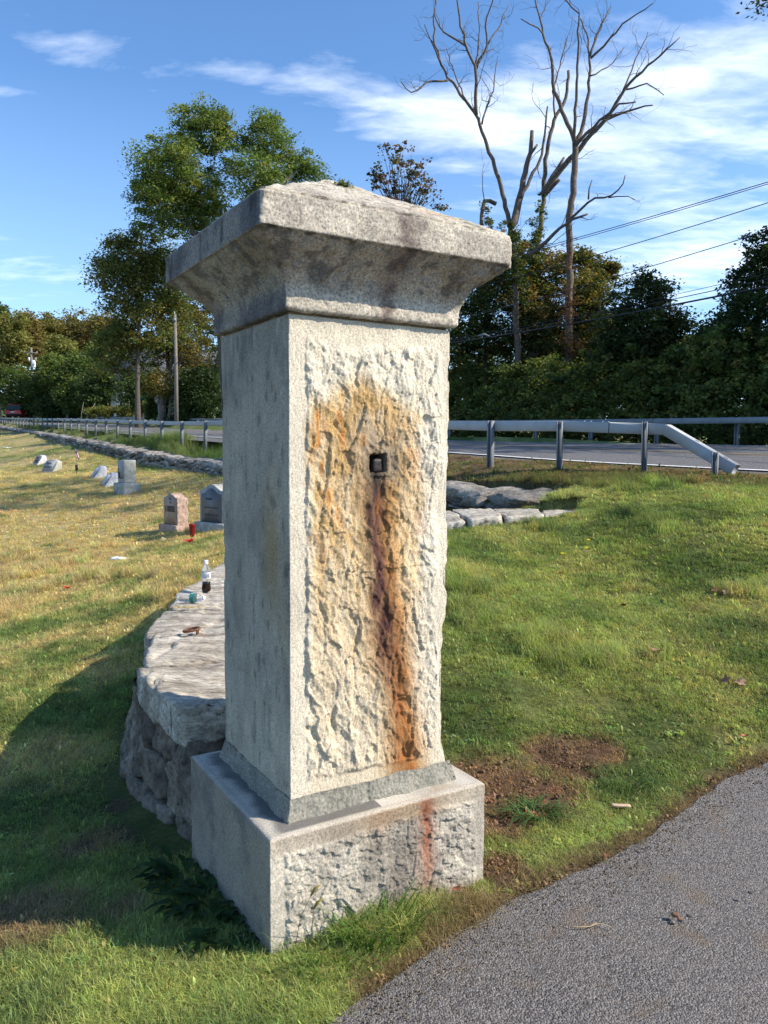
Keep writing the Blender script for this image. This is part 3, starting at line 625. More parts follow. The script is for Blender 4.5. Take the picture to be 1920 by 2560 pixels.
# top sheet as a fan grid from the ring to the shaft line
ring = len(rows)-1; nr = 16; TV = []; TC = []
last = V[ring*n:(ring+1)*n]; inner = np.array([0, 0, ZB1+.006])
for k in range(1, nr+1):
    f = k/nr*.45; P = last*(1-f)+inner*f; P[:, 2] = ZB1+.001+.006*(k/nr)+.0022*fbm(P3(P[:, 0]*18, P[:, 1]*18), 3, 86); TV.append(P)
    cc = np.repeat(np.array([[.50, .46, .39]]), n, 0); nn_ = fbm(P3(P[:, 0]*9, P[:, 1]*9), 4, 87)
    lx = P[:, 0]+sX; ly = P[:, 1]+sY
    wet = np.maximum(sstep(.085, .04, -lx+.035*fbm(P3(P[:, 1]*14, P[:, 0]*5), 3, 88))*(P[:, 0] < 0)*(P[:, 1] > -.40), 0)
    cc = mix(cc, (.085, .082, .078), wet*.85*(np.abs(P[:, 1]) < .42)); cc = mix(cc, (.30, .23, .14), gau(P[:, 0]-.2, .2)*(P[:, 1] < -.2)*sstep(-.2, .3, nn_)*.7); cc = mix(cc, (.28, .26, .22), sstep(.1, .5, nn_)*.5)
    TC.append(cc)
V = np.concatenate([V]+TV); C = np.concatenate([C]+TC); F = [F]+[grid(n, nr+1, ring*n, wrap=True)]
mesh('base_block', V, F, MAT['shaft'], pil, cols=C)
# --- mortar fillet
rows = np.linspace(0, 1, 26); zz = ZB1-.004+rows*(ZS0-ZB1+.014); out = .019*(1-rows)**1.2+.0035
V, F, SD, FR, n = shell(zz, (230, 160, 60, 200), sX+out, sY+out); rw = np.repeat(rows, n)
au = np.where((SD == 0) | (SD == 2), FR*sX*2, FR*sY*2)+SD*1.3
rag = .012*fbm(P3(au*18, 0, 3), 4, 91)*(1-rw)+.0050*fbm(P3(au*45, rw*3, 3), 4, 92)+.0022*facets2(au/.012, rw*5, 97)[0]
ang = np.stack([V[:, 0]/(sX), V[:, 1]/(sY)], 1)
for k_, s_ in ((0, 1), (1, -1), (2, 1), (3, -1)):
    mm = SD == k_; ax = 1 if k_ in (0, 2) else 0; V[mm, ax] += rag[mm]*(-1 if k_ in (0, 3) else 1)
V[:, 2] += np.where(rw > .9, .010*fbm(P3(au*12, 0, 9), 3, 93), 0)
V[SD == 0, 0] += (FR[SD == 0]**3)*.018
V, F = np.concatenate([V]), F
mesh('mortar_joint', V, F, MAT['mortar'], pil, cols=None)
# bedding mortar between shaft and cap, squeezed out of the joint in places
rows = np.linspace(ZS1-.002, ZN0+.004, 5); V, F, SD, FR, n = shell(rows, (160, 40, 40, 120), sX-.004, sY-.004)
au = FR*.62+SD*1.3; o_ = .007*fbm(P3(au*14, V[:, 2]*30), 4, 95)-.004-.012*sstep(.25, .4, fbm(P3(au*7, 0, 8), 3, 96))
for k_ in range(4):
    mm = SD == k_; V[mm, 1 if k_ in (0, 2) else 0] += o_[mm]*(-1 if k_ in (0, 3) else 1)
mesh('bed_joint', V, F, simple('yellow_bedding_mortar', (.26, .18, .09), .95, nscale=60, namt=.35, bmp=.004), pil)
# --- cap
prof = [(ZN0-.002, nXx-.012), (ZN0, nXx-.004), (ZN0+.005, nXx)]+[(a_, nXx+.001) for a_ in np.linspace(ZN0+.01, ZN1-.006, 12)]
for t_ in np.linspace(0.03, .97, 46):
    prof.append((ZN1+(ZF0-ZN1)*t_, nXx+.001+(cXx-nXx-.004)*float(np.interp(t_, [0, .1, .19, .38, .58, .8, 1], [0, .035, .085, .235, .475, .76, 1.0]))))
prof += [(ZF0-.0045, cXx-.004), (ZF0-.0015, cXx-.0008), (ZF0, cXx), (ZF0+.002, cXx)]+[(a_, cXx) for a_ in np.linspace(ZF0+.006, ZF1-.006, 18)]+[(ZF1-.002, cXx-.0005), (ZF1, cXx-.002), (ZF1+.003, cXx-.009), (ZF1+.006, cXx-.016)]
for t_ in np.linspace(0, 1, 60)[1:]: prof.append((ZF1+.006+(ZAP-ZF1-.006)*(t_*.985-.0*t_), (cXx-.016)*(1-t_)+.012))
prof = np.array(prof)
V, F, SD, FR, n = shell(prof[:, 0], (170, 30, 30, 130), prof[:, 1], prof[:, 1])
# soften the four arrises
rr = np.maximum(np.abs(V[:, 0]), np.abs(V[:, 1])); an = np.minimum(np.abs(V[:, 0]), np.abs(V[:, 1]))/np.maximum(rr, 1e-6)
cc_ = sstep(.975, 1.0, an)*(.002+.010*np.clip(fbm(P3(V[:, 0]*9, V[:, 1]*9, V[:, 2]*16), 3, 101)+.2, 0, 1))*(rr > .05)
isRight = (V[:, 0] > .35) & (V[:, 1] < -.35)
cc_ = cc_+isRight*sstep(.90, 1.0, an)*.020
V[:, 0] -= np.sign(V[:, 0])*cc_; V[:, 1] -= np.sign(V[:, 1])*cc_
Nn = vnormals(V, F); pz = V[:, 2]
am = .0030*fbm(V*22, 4, 102)+.0028*fbm(V*75, 3, 103)+.0040*facets3(V*np.array([30, 30, 34]), 104)*.6
am = am+np.where(pz > ZF1, .006*fbm(V*np.array([7, 7, 30]), 3, 105), 0)
undul = .006*fbm(P3(V[:, 0]*4, V[:, 1]*4, V[:, 2]*3), 3, 106)*(pz < ZF1-.01)*(pz > ZN1)
V = V+Nn*(am+undul)[:, None]
nz = fbm(V*7, 4, 107); nf = fbm(V*34, 3, 108); top_ = sstep(ZF1-.01, ZF1+.01, pz)
C = mix(np.repeat(np.array([[.52, .465, .375]]), len(V), 0), (.22, .19, .165), sstep(-.05, .45, nz)*.5)
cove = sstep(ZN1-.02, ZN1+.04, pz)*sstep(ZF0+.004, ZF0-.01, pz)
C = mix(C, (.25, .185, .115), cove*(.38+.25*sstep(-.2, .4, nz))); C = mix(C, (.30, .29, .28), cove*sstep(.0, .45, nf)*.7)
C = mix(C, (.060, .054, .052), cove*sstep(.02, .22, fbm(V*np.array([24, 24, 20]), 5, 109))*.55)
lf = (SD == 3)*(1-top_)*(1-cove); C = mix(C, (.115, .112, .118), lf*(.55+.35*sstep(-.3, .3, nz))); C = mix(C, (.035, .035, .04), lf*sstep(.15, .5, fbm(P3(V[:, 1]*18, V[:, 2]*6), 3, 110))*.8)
uu = V[:, 0]+cXx
st = (SD == 0)*(pz < ZF1+.02)*np.maximum(gau(uu-.505-.02*nz, .045)*.8*sstep(ZN0, ZF0, pz), gau(uu-(cXx-nXx)-.365-.02*nf, .030)*.9*sstep(ZF0+.03, ZN1, pz))
C = mix(C, (.085, .045, .04), st*(.75+.5*nf)); C = mix(C, (.13, .10, .095), (SD == 0)*gau(uu-.47, .12)*sstep(ZF0-.02, ZF0, pz)*(1-top_)*.55*sstep(-.3, .3, nf))
C = mix(C, (.45, .26, .12), top_*gau(V[:, 0]-.2, .1)*gau(V[:, 1]+.35, .06)*.5)
C = mix(C, (.055, .055, .052), top_*sstep(.12, .38, fbm(V*np.array([30, 30, 60]), 4, 111))*.6); C = mix(C, (.17, .19, .10), top_*sstep(.2, .5, fbm(V*9, 3, 112))*.35)
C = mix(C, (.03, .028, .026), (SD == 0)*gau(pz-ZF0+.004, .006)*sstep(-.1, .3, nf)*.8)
n_r = len(prof); ap = np.array([[0, 0, ZAP-.004], [0, 0, ZN0]]); jj = np.arange(n); kk = (jj+1) % n; b0 = (n_r-1)*n
F2 = np.concatenate([np.stack([np.full(n, len(V)), b0+jj, b0+kk], -1), np.stack([np.full(n, len(V)+1), kk, jj], -1)])
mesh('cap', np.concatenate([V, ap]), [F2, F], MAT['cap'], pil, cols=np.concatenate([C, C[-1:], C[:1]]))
# moss tuft growing on the cap
rng = np.random.default_rng(5)
def leafquads(P, size, rng, C, up=.3, asp=.5, flat=False):
    """one diamond quad per leaf; P (n,3), C (n,3)"""
    n = len(P); size = np.broadcast_to(size, (n,))
    d = rng.normal(size=(n, 3)); d[:, 2] *= .5; d /= np.linalg.norm(d, axis=1)[:, None]
    nn_ = rng.normal(size=(n, 3)); nn_[:, 2] += up*3; s = np.cross(nn_, d); s /= np.linalg.norm(s, axis=1)[:, None]+1e-9
    a = P-d*size[:, None]*.5; c = P+d*size[:, None]*.5; w = s*size[:, None]*asp*.5
    V = np.stack([a, P+w-d*size[:, None]*.08, c, P-w-d*size[:, None]*.08], 1).reshape(-1, 3)
    return V, np.arange(4*n).reshape(-1, 4), np.repeat(C, 4, 0)
q = rng.normal(size=(420, 3))*np.array([.016, .016, .006])+np.array([-.02, -.12, 2.535])
V_, F_, C_ = leafquads(q, rng.uniform(.006, .014, 420), rng, np.array([[.10, .12, .045]])*rng.uniform(.5, 1.4, (420, 1)))
mo = mesh('moss_tuft', V_, F_, MAT['leaf'], cols=C_, loc=(0, 0, 0)); mo.matrix_world = pil.matrix_basis.copy()
mo.location = (CX, CY, 0); mo.rotation_euler = (0, 0, YAW); tag(mo, 'small green moss tuft growing on the slope of the pillar cap', 'moss')

# ------------------------------------------------------------------ stone walls
OW_ = np.array([(-.86, 3.30, .49), (-1.27, 3.92, .50), (-1.42, 4.6, .515), (-1.50, 5.3, .53), (-1.52, 5.9, .54), (-1.53, 6.5, .55), (-1.50, 7.2, .58), (-1.30, 8.1, .65), (-.80, 8.9, .73), (0, 9.3, .83), (.85, 9.30, .93), (1.6, 9.02, .97), (2.30, 8.95, .985)])
IW_ = np.array([(-.20, 3.64), (-.52, 4.1), (-.68, 4.65), (-.73, 5.3), (-.74, 5.9), (-.75, 6.4), (-.70, 6.9), (-.50, 7.5), (-.15, 7.85), (.35, 7.95), (.9, 7.95), (1.5, 8.05), (2.12, 8.28)])
def cr(P, s):
    P = np.asarray(P, float); sn = np.minimum(np.asarray(s, float), 0)[:, None]*(P[1]-P[0])[None]; s = np.clip(np.asarray(s, float), 0, len(P)-1-1e-6); i = s.astype(int); f = (s-i)[:, None]
    g_ = lambda k: P[np.clip(k, 0, len(P)-1)]
    p0, p1, p2, p3 = g_(i-1), g_(i), g_(i+1), g_(i+2)
    return sn+.5*((2*p1)+(-p0+p2)*f+(2*p0-5*p1+4*p2-p3)*f*f+(-p0+3*p1-3*p2+p3)*f**3)
def roughen(V, F, a1, s1, a2, s2, seed, a3=.0, s3=60):
    Nn = vnormals(V, F); d = a1*facets3(V*s1, seed)+a2*fbm(V*s2, 4, seed+1)
    if a3: d = d+a3*fbm(V*s3, 3, seed+2)
    return V+Nn*d[:, None]
wall = empty('curved_stone_wall', (OW[3][0], OW[3][1], 0), 'low curved stone wall of big flat capstones running back from the gate pillar', 'stone wall')
WO = np.array([OW[3][0], OW[3][1], 0])
rng = np.random.default_rng(11)
cuts = [0, .98, 1.92, 2.95, 3.9, 4.8, 5.7, 6.6, 7.5, 8.4, 9.25, 9.93, 10.55, 11.25, 12.0]
outs = [.00, -.06, .02, -.03, .03, 0, .02, 0, 0, 0, .02, 0, .01, -.02]
for i_, (a0, a1) in enumerate(zip(cuts[:-1], cuts[1:])):
    big = i_ < 5 or i_ > 8
    V, F = boxgrid(40, 44, 12) if i_ < 4 else boxgrid(24, 24, 8)
    B = V.copy(); V = roundbox(V, 20)
    th = [.17, .15, .14, .13, .14, .14, .14, .14, .14, .15, .17, .17, .14, .11][i_]
    s = (a0+a1)/2+V[:, 0]*((a1-a0)/2-.012)+.05*fbm(P3(V[:, 1]*1.7, i_*9.0), 3, 130+i_)*(abs(V[:, 0]) > .5)
    w_ = V[:, 1]; O_, I_ = cr(OW, s), cr(IW, s); O2 = O_[:, :2]
    f = (w_+1)/2*1.0; f = f*(1.0)-(outs[i_])*(1-f)+.035*fbm(P3(s*2.2, i_*3.0), 4, 150+i_)*np.sign(w_)*np.abs(w_)
    XY = O2*(1-f)[:, None]+I_*f[:, None]; zt = O_[:, 2]+[0, .012, -.004, .006, 0, .01, 0, 0, 0, 0, -.005, .004, -.006, -.02][i_]
    Z = zt-th*(1-V[:, 2])/2*(1+.35*fbm(P3(s*2, w_*1.2, i_), 3, 170+i_))
    P = np.stack([XY[:, 0], XY[:, 1], Z], 1)
    P = roughen(P, F, .013, np.array([5., 5., 12.]), .008, 6.0, 190+i_*7, .005, 45.); P = roughen(P, F, .010, np.array([12., 5., 22.]), 0, 6.0, 191+i_*7)
    P[:, 2] = np.where(V[:, 2] > .8, np.minimum(P[:, 2], zt+.012+.3*(P[:, 2]-zt)), P[:, 2])
    mesh('capstone', P-WO, F, MAT['slab'], wall)
# side masonry of the curved wall (outer, battered face) and the short inner faces
def facestone(s0, s1, q0, q1, side, seed, nn, mat, base=None):
    V, F = boxgrid(*nn); R_ = roundbox(V, 9)
    q = (q0+q1)/2+R_[:, 2]*(q1-q0)/2*.985
    s = (s0+s1)/2+R_[:, 0]*(s1-s0)/2*.985+.10*(q-.5)*np.sin(seed*1.7)+.04*fbm(P3(q*4, seed*3.3), 2, seed)
    O_ = cr(OW, s) if side == 0 else np.c_[cr(IW, s), cr(OW, s)[:, 2]]
    Q = (cr(OW, s+.05)-cr(OW, s-.05))[:, :2]; Q /= np.linalg.norm(Q, axis=1)[:, None]; nrm = np.stack([-Q[:, 1], Q[:, 0]], 1)*(1 if side == 0 else -1)
    gz_ = h0(O_[:, 0]+nrm[:, 0]*.2, O_[:, 1]+nrm[:, 1]*.2); zt = O_[:, 2]-.12
    Z = gz_-.10+(zt-gz_+.10)*q
    bat = (.035+.15*sstep(.7, 2.0, s) if side == 0 else .02)*(1-q)**1.15
    dep = .0+R_[:, 1]*.09
    XY = O_[:, :2]+nrm*(bat-.10+dep+.028*fbm(P3(s*3, q*4, side), 3, 201))[:, None]
    P = np.stack([XY[:, 0], XY[:, 1], Z], 1)
    P = roughen(P, F, .020, 5.0, .008, 9.0, seed+40, .005, 45.); P = roughen(P, F, .012, 15., .0, 9.0, seed+41)
    return mesh('stone', P-WO, F, mat, wall)
sd_ = 300
for (q0, q1, js) in ((-.05, .34, [-.25, .28, .75, 1.35, 1.9, 2.6, 3.3, 4.1, 4.9, 5.8, 6.8, 7.7, 8.6, 9.6]), (.31, .70, [-.12, .45, 1.05, 1.62, 2.1, 2.8, 3.5, 4.3, 5.2, 6.2, 7.2, 8.2, 9.2, 10]), (.67, 1.08, [-.05, .25, .62, 1.2, 1.75, 2.4, 3.0, 3.8, 4.6, 5.5, 6.4, 7.4, 8.4, 9.4])):
    for a0, a1 in zip(js[:-1], js[1:]):
        sd_ += 3; facestone(a0, a1, q0+rng.uniform(-.03, .03), q1+rng.uniform(-.03, .03), 0, sd_, (26, 8, 20) if a1 < 2.5 else (7, 3, 6), MAT['rubble'])
for a0, a1 in zip([8.8, 9.5, 10.1, 10.8, 11.4], [9.5, 10.1, 10.8, 11.4, 12]):
    sd_ += 3; facestone(a0, a1, .1, .9, 1, sd_, (7, 3, 6), MAT['rubble'])
# front end of the wall under the first capstone
for (x0, z0, w0, h0_) in ((-.42, .24, .26, .18), (-.52, -.02, .30, .17)):
    V, F = boxgrid(22, 10, 18); sd_ += 1; P = roundbox(V, 9)*np.array([w0, .12, h0_]); P = P @ np.array([[math.cos(.45), math.sin(.45), 0], [-math.sin(.45), math.cos(.45), 0], [0, 0, 1]]); P = P+np.array([x0, 3.48-(x0+.6)*.45*(x0<-.85)+(x0+.6)*.3*(x0>=-.85), z0])
    mesh('stone', roughen(P, F, .026, 6.5, .010, 9., sd_, .006, 40)-WO, F, MAT['rubble'], wall)
g = Geo(); s = np.linspace(.06, 11.7, 50); O_, I_ = cr(OW, s), cr(IW, s); lo = O_[:, :2]*.90+I_*.10; hi_ = O_[:, :2]*.12+I_*.88; kq = np.interp(s, [0, 1, 2.2], [.06, .02, -.06])[:, None]; lob = O_[:, :2]*(1-kq)+I_*kq
ring_ = np.stack([np.c_[lob, np.full(50, -.3)], np.c_[lo, O_[:, 2]-.10], np.c_[hi_, O_[:, 2]-.10], np.c_[hi_, np.full(50, -.3)]], 1).reshape(-1, 3)
g.add(ring_-WO, grid(4, 50, wrap=True)); g.build('mortar_core', MAT['mortar_dark'], wall)
# iron ring standing in the capstone
p = atz(487, 1581, .545); ir = empty('iron_ring', p, 'rusty iron mooring ring lying on the capstone of the curved wall', 'iron ring')
a = np.linspace(0, 2*math.pi, 25)[:-1]; Pc = np.stack([.046*np.cos(a)-.018, .044*np.sin(a), .016+.008*np.cos(a)], 1); Vt, Ft = tube(np.r_[Pc, Pc[:1]], .0075, 8, cap=False)
mesh('ring', Vt, Ft, MAT['rust'], ir); g = Geo(); a = np.linspace(0, math.pi, 9); g.tube(np.stack([np.full(9, .016), .014*np.cos(a), -.01+.036*np.sin(a)], 1), .0062, 8); g.build('staple', MAT['rust'], ir)

# long field-stone wall along the road
fw = empty('roadside_stone_wall', (WLINE0[0], WLINE0[1], 0), 'long dry field-stone wall receding along the foot of the guardrail bank', 'stone wall')
FWO = np.array([WLINE0[0], WLINE0[1], 0])
protos = []
for k in range(10):
    V, F = boxgrid(8, 6, 4); P = roundbox(V, 6)*np.array([.5, .5, .5]); P = roughen(P, F, .22, 2.6, .10, 3., 400+k*9); protos.append((P, F))
protm = []
for k, (P, F) in enumerate(protos):
    o = mesh('capstone', P, F, MAT['farstone'], fw, link=False); protm.append(o.data)
protf = []
for k in range(10):
    V, F = boxgrid(5, 4, 4); P = roundbox(V, 4)*.5; P = roughen(P, F, .30, 2.4, .12, 3., 500+k*9); o = mesh('stone', P, F, MAT['farstone'], link=False); protf.append(o.data)
for nm in [o for o in bpy.data.objects if o.users_collection == ()]: bpy.data.objects.remove(nm)
rng = np.random.default_rng(21); YR = math.atan2(WDIR[1], WDIR[0])
def wplace(me, nm, t, n_, z, sx, sy, sz, rz=0, ry=0):
    o = bpy.data.objects.new(nm, me); col.objects.link(o); o.parent = fw
    p = WDIR*t+WN*n_; o.location = (p[0], p[1], z); o.scale = (sx, sy, sz); o.rotation_euler = (rng.normal(0, .05), ry, YR+rz); return o
t = 1.0; k = 0
while t < 95 and k < 150:
    L_ = rng.uniform(.45, 1.0)*(1 if t < 40 else 1.3); y_ = WLINE0[1]+WDIR[1]*(t+L_/2); zt = float(walltop(y_)); sl = float(walltop(y_+.5)-walltop(y_-.5))
    wd = rng.uniform(.62, .78)
    wplace(protm[k % 10], 'capstone', t+L_/2, wd/2-.04+rng.uniform(-.05, .03), zt-.085+rng.uniform(-.02, .02), L_*1.02, wd*1.05, rng.uniform(.17, .29), rng.normal(0, .07), -math.atan(sl*.86)); t += L_; k += 1
kk_ = 0
for c_ in range(3):
    t = -.4+c_*.13
    while t < 42 and kk_ < 285:
        L_ = rng.uniform(.22, .55)*(1 if t < 16 else 1.4); y_ = WLINE0[1]+WDIR[1]*(t+L_/2); zb, zt = float(wallbase(y_))-.10, float(walltop(y_))-.15
        if zt-zb > .10: wplace(protf[(kk_*7) % 10], 'stone', t+L_/2, .10+rng.uniform(-.035, .03)-.02*(2-c_), zb+(zt-zb)*(c_+.5)/3, L_*1.05, .34, (zt-zb)/3*rng.uniform(.95, 1.5), rng.normal(0, .14), rng.normal(0, .12)); kk_ += 1
        t += L_
# the far end of the wall: stones too small to pick apart
g = Geo(); t = 41
while t < 96:
    L_ = rng.uniform(.35, .8); y_ = WLINE0[1]+WDIR[1]*t; zb, zt = float(wallbase(y_))-.1, float(walltop(y_))-.15
    for c_ in range(2):
        P, F = protos[rng.integers(10)]; Q = P*np.array([L_*1.1, .4, (zt-zb)/2*1.2]); cr_, sr = math.cos(YR), math.sin(YR)
        Q = np.stack([Q[:, 0]*cr_-Q[:, 1]*sr, Q[:, 0]*sr+Q[:, 1]*cr_, Q[:, 2]], 1); c0 = WDIR*t+WN*(.14+rng.uniform(-.04, .04)); g.add(Q+np.array([c0[0], c0[1], zb+(zt-zb)*(c_+.5)/2]), F)
    t += L_
g.build('distant_stones', MAT['farstone'], fw, kind='stuff')
g = Geo(); tt_ = np.arange(-.3, 96, 2.); yy = WLINE0[1]+WDIR[1]*tt_; a_ = FWO[:2]+WDIR*tt_[:, None]+WN*.22; b_ = a_+WN*.30
g.add(np.stack([np.c_[a_, wallbase(yy)-.2], np.c_[a_, walltop(yy)-.16], np.c_[b_, walltop(yy)-.16], np.c_[b_, wallbase(yy)-.2]], 1).reshape(-1, 3)-FWO, grid(4, len(tt_), wrap=True)); g.build('rubble_core', MAT['mortar_dark'], fw)

# ------------------------------------------------------------------ guardrails
def sweep_box(P, w_, hgt, nrm=None):
    """hollow box beam along P, w wide, hgt tall (P = centre)"""
    P = np.asarray(P, float); T = np.gradient(P, axis=0); T /= np.linalg.norm(T, axis=1)[:, None]; up = np.array([0, 0, 1.]); B = np.cross(T, up); B /= np.linalg.norm(B, axis=1)[:, None]; Uv = np.cross(B, T)
    c = [(-1, -1), (-1, -.86), (-1, .86), (-.86, 1), (.86, 1), (1, .86), (1, -.86), (.86, -1), (-.86, -1)]
    c = [(-.86, -1), (-1, -.86), (-1, .86), (-.86, 1), (.86, 1), (1, .86), (1, -.86), (.86, -1)]
    V = np.concatenate([(P+B*(a*w_/2)+Uv*(b_*hgt/2))[:, None] for a, b_ in c], 1).reshape(-1, 3); k = len(c)
    F = [grid(k, len(P), wrap=True)[:, ::-1]]; e = (len(P)-1)*k
    F.append(np.array([[0, 3, 2, 1][0:4], [0, 7, 4, 3], [7, 6, 5, 4]])); F.append(np.array([[e, e+1, e+2, e+3], [e, e+3, e+4, e+7], [e+7, e+4, e+5, e+6]]))
    return V, F
def posts_xy(): 
    L = [(3.66, 11.0), (2.60, 11.60), (1.71, 12.60)]; t = 1.6
    while t < 104: L.append((1.74-.508*t, 12.72+.861*t)); t += 2.67
    return L
gr = empty('guardrail', (3.66, 11.0, 1.3), 'galvanised box-beam guardrail with sloped end on the near side of the road', 'guardrail'); GO = np.array([3.66, 11.0, 1.3])
def postmesh(hgt, scale=1.0):
    g = Geo(); w_, d_, t_ = .075*scale, .05*scale, .009
    g.box((-w_/2, -d_, -.3), (-w_/2+.012, d_, hgt)); g.box((w_/2-.012, -d_, -.3), (w_/2, d_, hgt)); g.box((-w_/2+.012, -t_, -.3), (w_/2-.012, t_, hgt-.002)); return g
pm = postmesh(.70).build('post', MAT['post'], gr, smooth=False, link=False); pme = pm.data; bpy.data.objects.remove(pm)
pxy = posts_xy()
for i_, (x, y) in enumerate(pxy):
    dx, dy = (-.508, .861) if i_ > 2 else ((-.85, .53) if i_ < 2 else (-.65, .75))
    o = bpy.data.objects.new('post', pme); col.objects.link(o); o.parent = gr; zg = hs(x, y)
    o.location = (x-GO[0], y-GO[1], float(_railz(y))-GO[2]); o.rotation_euler = (rng.normal(0, .015), rng.normal(0, .015)+(-.02 if i_ > 3 else 0), math.atan2(dy, dx)+math.radians(8))
o = postmesh(.32).build('post', MAT['post'], gr, smooth=False); o.location = (4.36-GO[0], 10.30-GO[1], 1.31-GO[2]); o.rotation_euler = (0, 0, 2.6)
bc = [(x+.12*WN[0]*.9, y+.12*WN[1]+.02, float(_railz(y))+.615) for x, y in pxy]
bc[0] = (3.72, 11.13, 1.955); bc[1] = (2.68, 11.74, 2.01)
bend = (3.95, 10.99, 1.945); tipp = (4.63, 10.30, 1.395)
def bbuild(P, hh=.155):
    g = Geo(); V, F = sweep_box(np.array(P), .15, hh); g.add(V-GO, F); return g.build('beam', MAT['galv'], gr, smooth=False)
bbuild([tipp, bend]); j = ((np.array(bc[1])*.42+np.array(bc[0])*.58)); j = tuple(j)
bbuild([bend, bc[0], j])
jj_ = [j, bc[1], bc[2]]+bc[3:4]; bbuild([tuple(np.array(j)+np.array([-.010, .006, 0]))]+bc[1:5])
for a_ in range(4, len(bc)-1, 4):
    seg = bc[a_:a_+5]
    if len(seg) > 1: bbuild(seg)
g = Geo()
for f in (.03, .10, .24, .32): 
    q = np.array(bc[1])*(.42+f)+np.array(bc[0])*(.58-f); V, F = lathe([(0, .012), (.014, .012), (.016, 0), (0, 0)], 6); g.add(V+q+np.array([0, 0, .078])-GO, F)
g.build('bolts', MAT['galv'], gr, smooth=False)
g = Geo()
for f in (.42, .83): 
    q = np.array(bend)*(1-f)+np.array(tipp)*f; Tn = np.array(tipp)-np.array(bend); Tn /= np.linalg.norm(Tn); B_ = np.cross(Tn, [0, 0, 1]); B_ /= np.linalg.norm(B_); Un = np.cross(B_, Tn)
    V = np.array([q+Un*.0795+B_*(a*.016)+Tn*(b_*.03)-GO for a, b_ in ((-1, -1), (1, -1), (1, 1), (-1, 1))]); g.add(V, np.array([[0, 1, 2, 3]]))
g.build('slot', MAT['iron'], gr, smooth=False)

fr = empty('guardrail', (8.6, 20.2, 1.8), 'dull shaded box-beam guardrail on the far side of the road below the undergrowth', 'guardrail'); FO = np.array([8.6, 20.2, 1.8])
FR_ = smoothp(np.array([[30, 4.5, 1.3], [19.8, 10.7, 1.62], [13.4, 15.4, 1.77], [10.0, 18.2, 1.82], [8.6, 20.1, 1.86], [4.55, 26.2, 2.02], [-.55, 34.6, 2.32], [-10.8, 51.7, 3.1], [-28.6, 81.9, 4.5], [-46, 112, 5.9]]), 2)
Fp, _ = resample(FR_, 2.4); Fp[:, 2] += .60
for a_ in range(0, len(Fp)-1, 3):
    seg = Fp[a_:a_+4].copy(); seg[0] += (seg[1]-seg[0])*.006
    g = Geo(); V, F = sweep_box(seg, .15, .155); g.add(V-FO, F); g.build('beam', MAT['galvold'], fr, smooth=False)
pm = postmesh(.60, 1.2).build('post', MAT['galvold'], fr, smooth=False, link=False); pme2 = pm.data; bpy.data.objects.remove(pm)
for q in Fp[1::1]:
    if q[1] > 60: continue
    o = bpy.data.objects.new('post', pme2); col.objects.link(o); o.parent = fr; o.location = (q[0]+.10-FO[0], q[1]+.08-FO[1], q[2]-.60-.03-FO[2]); o.rotation_euler = (0, 0, 2.2)

# ------------------------------------------------------------------ gravestones
def granite(name, c1, c2, c3, sc=70):
    return stone_mat(name, c1=c1, c2=c2, c3=c3, sc=sc, mott=9, fine=.004, darkamt=.5)
MAT['pinkg'] = granite('pink_granite', (.30, .21, .17), (.46, .34, .27), (.10, .07, .06)); MAT['pinkface'] = simple('honed_pink_granite', (.33, .235, .165), .6, nscale=120, namt=.16)
MAT['greyg'] = granite('grey_granite', (.26, .26, .23), (.46, .46, .41), (.07, .07, .06)); MAT['darkface'] = simple('honed_dark_granite', (.10, .10, .105), .5, nscale=120, namt=.15)
MAT['greyface'] = simple('honed_grey_granite', (.26, .27, .29), .6, nscale=90, namt=.12); MAT['marble'] = simple('lichened_white_marble', (.50, .50, .52), .8, nscale=14, namt=.35, bmp=.006)
MAT['carve'] = simple('darkened_carving', (.035, .033, .034), .8)
def prism(outline, y0, y1, ny, nu_top=1):
    """outline (n,2) x,z closed, extruded from y0 to y1 -> V,F"""
    o_ = np.asarray(outline, float); n = len(o_); ys_ = np.linspace(y0, y1, ny)
    V = np.concatenate([np.c_[o_[:, 0], np.full(n, y), o_[:, 1]] for y in ys_]); F = [grid(n, ny, wrap=True)[:, ::-1]]
    c0 = np.array([o_[:, 0].mean(), y0, o_[:, 1].mean()]); c1 = c0.copy(); c1[1] = y1; k = len(V); V = np.concatenate([V, [c0], [c1]]); j = np.arange(n); jn = (j+1) % n; b0 = (ny-1)*n
    F.append(np.concatenate([np.stack([np.full(n, k), j, jn], -1), np.stack([np.full(n, k+1), b0+jn, b0+j], -1)])); return V, F
def serp(w_, hh, rise, sag=.0, n=34, edge=.0):
    """serpentine-topped tablet outline, dense edges"""
    x = np.linspace(-w_/2, w_/2, n); t_ = x/(w_/2); z_ = hh-rise*(1-.5*(1+np.cos(np.pi*np.clip(np.abs(t_)*1.08, 0, 1))))
    side = np.linspace(0, z_[0], 24)[:-1]; L = [(-w_/2, q) for q in side]+list(zip(x, z_))+[(w_/2, q) for q in side[::-1]]+[(q, 0) for q in np.linspace(w_/2, -w_/2, 20)[1:-1]]
    return np.array(L)
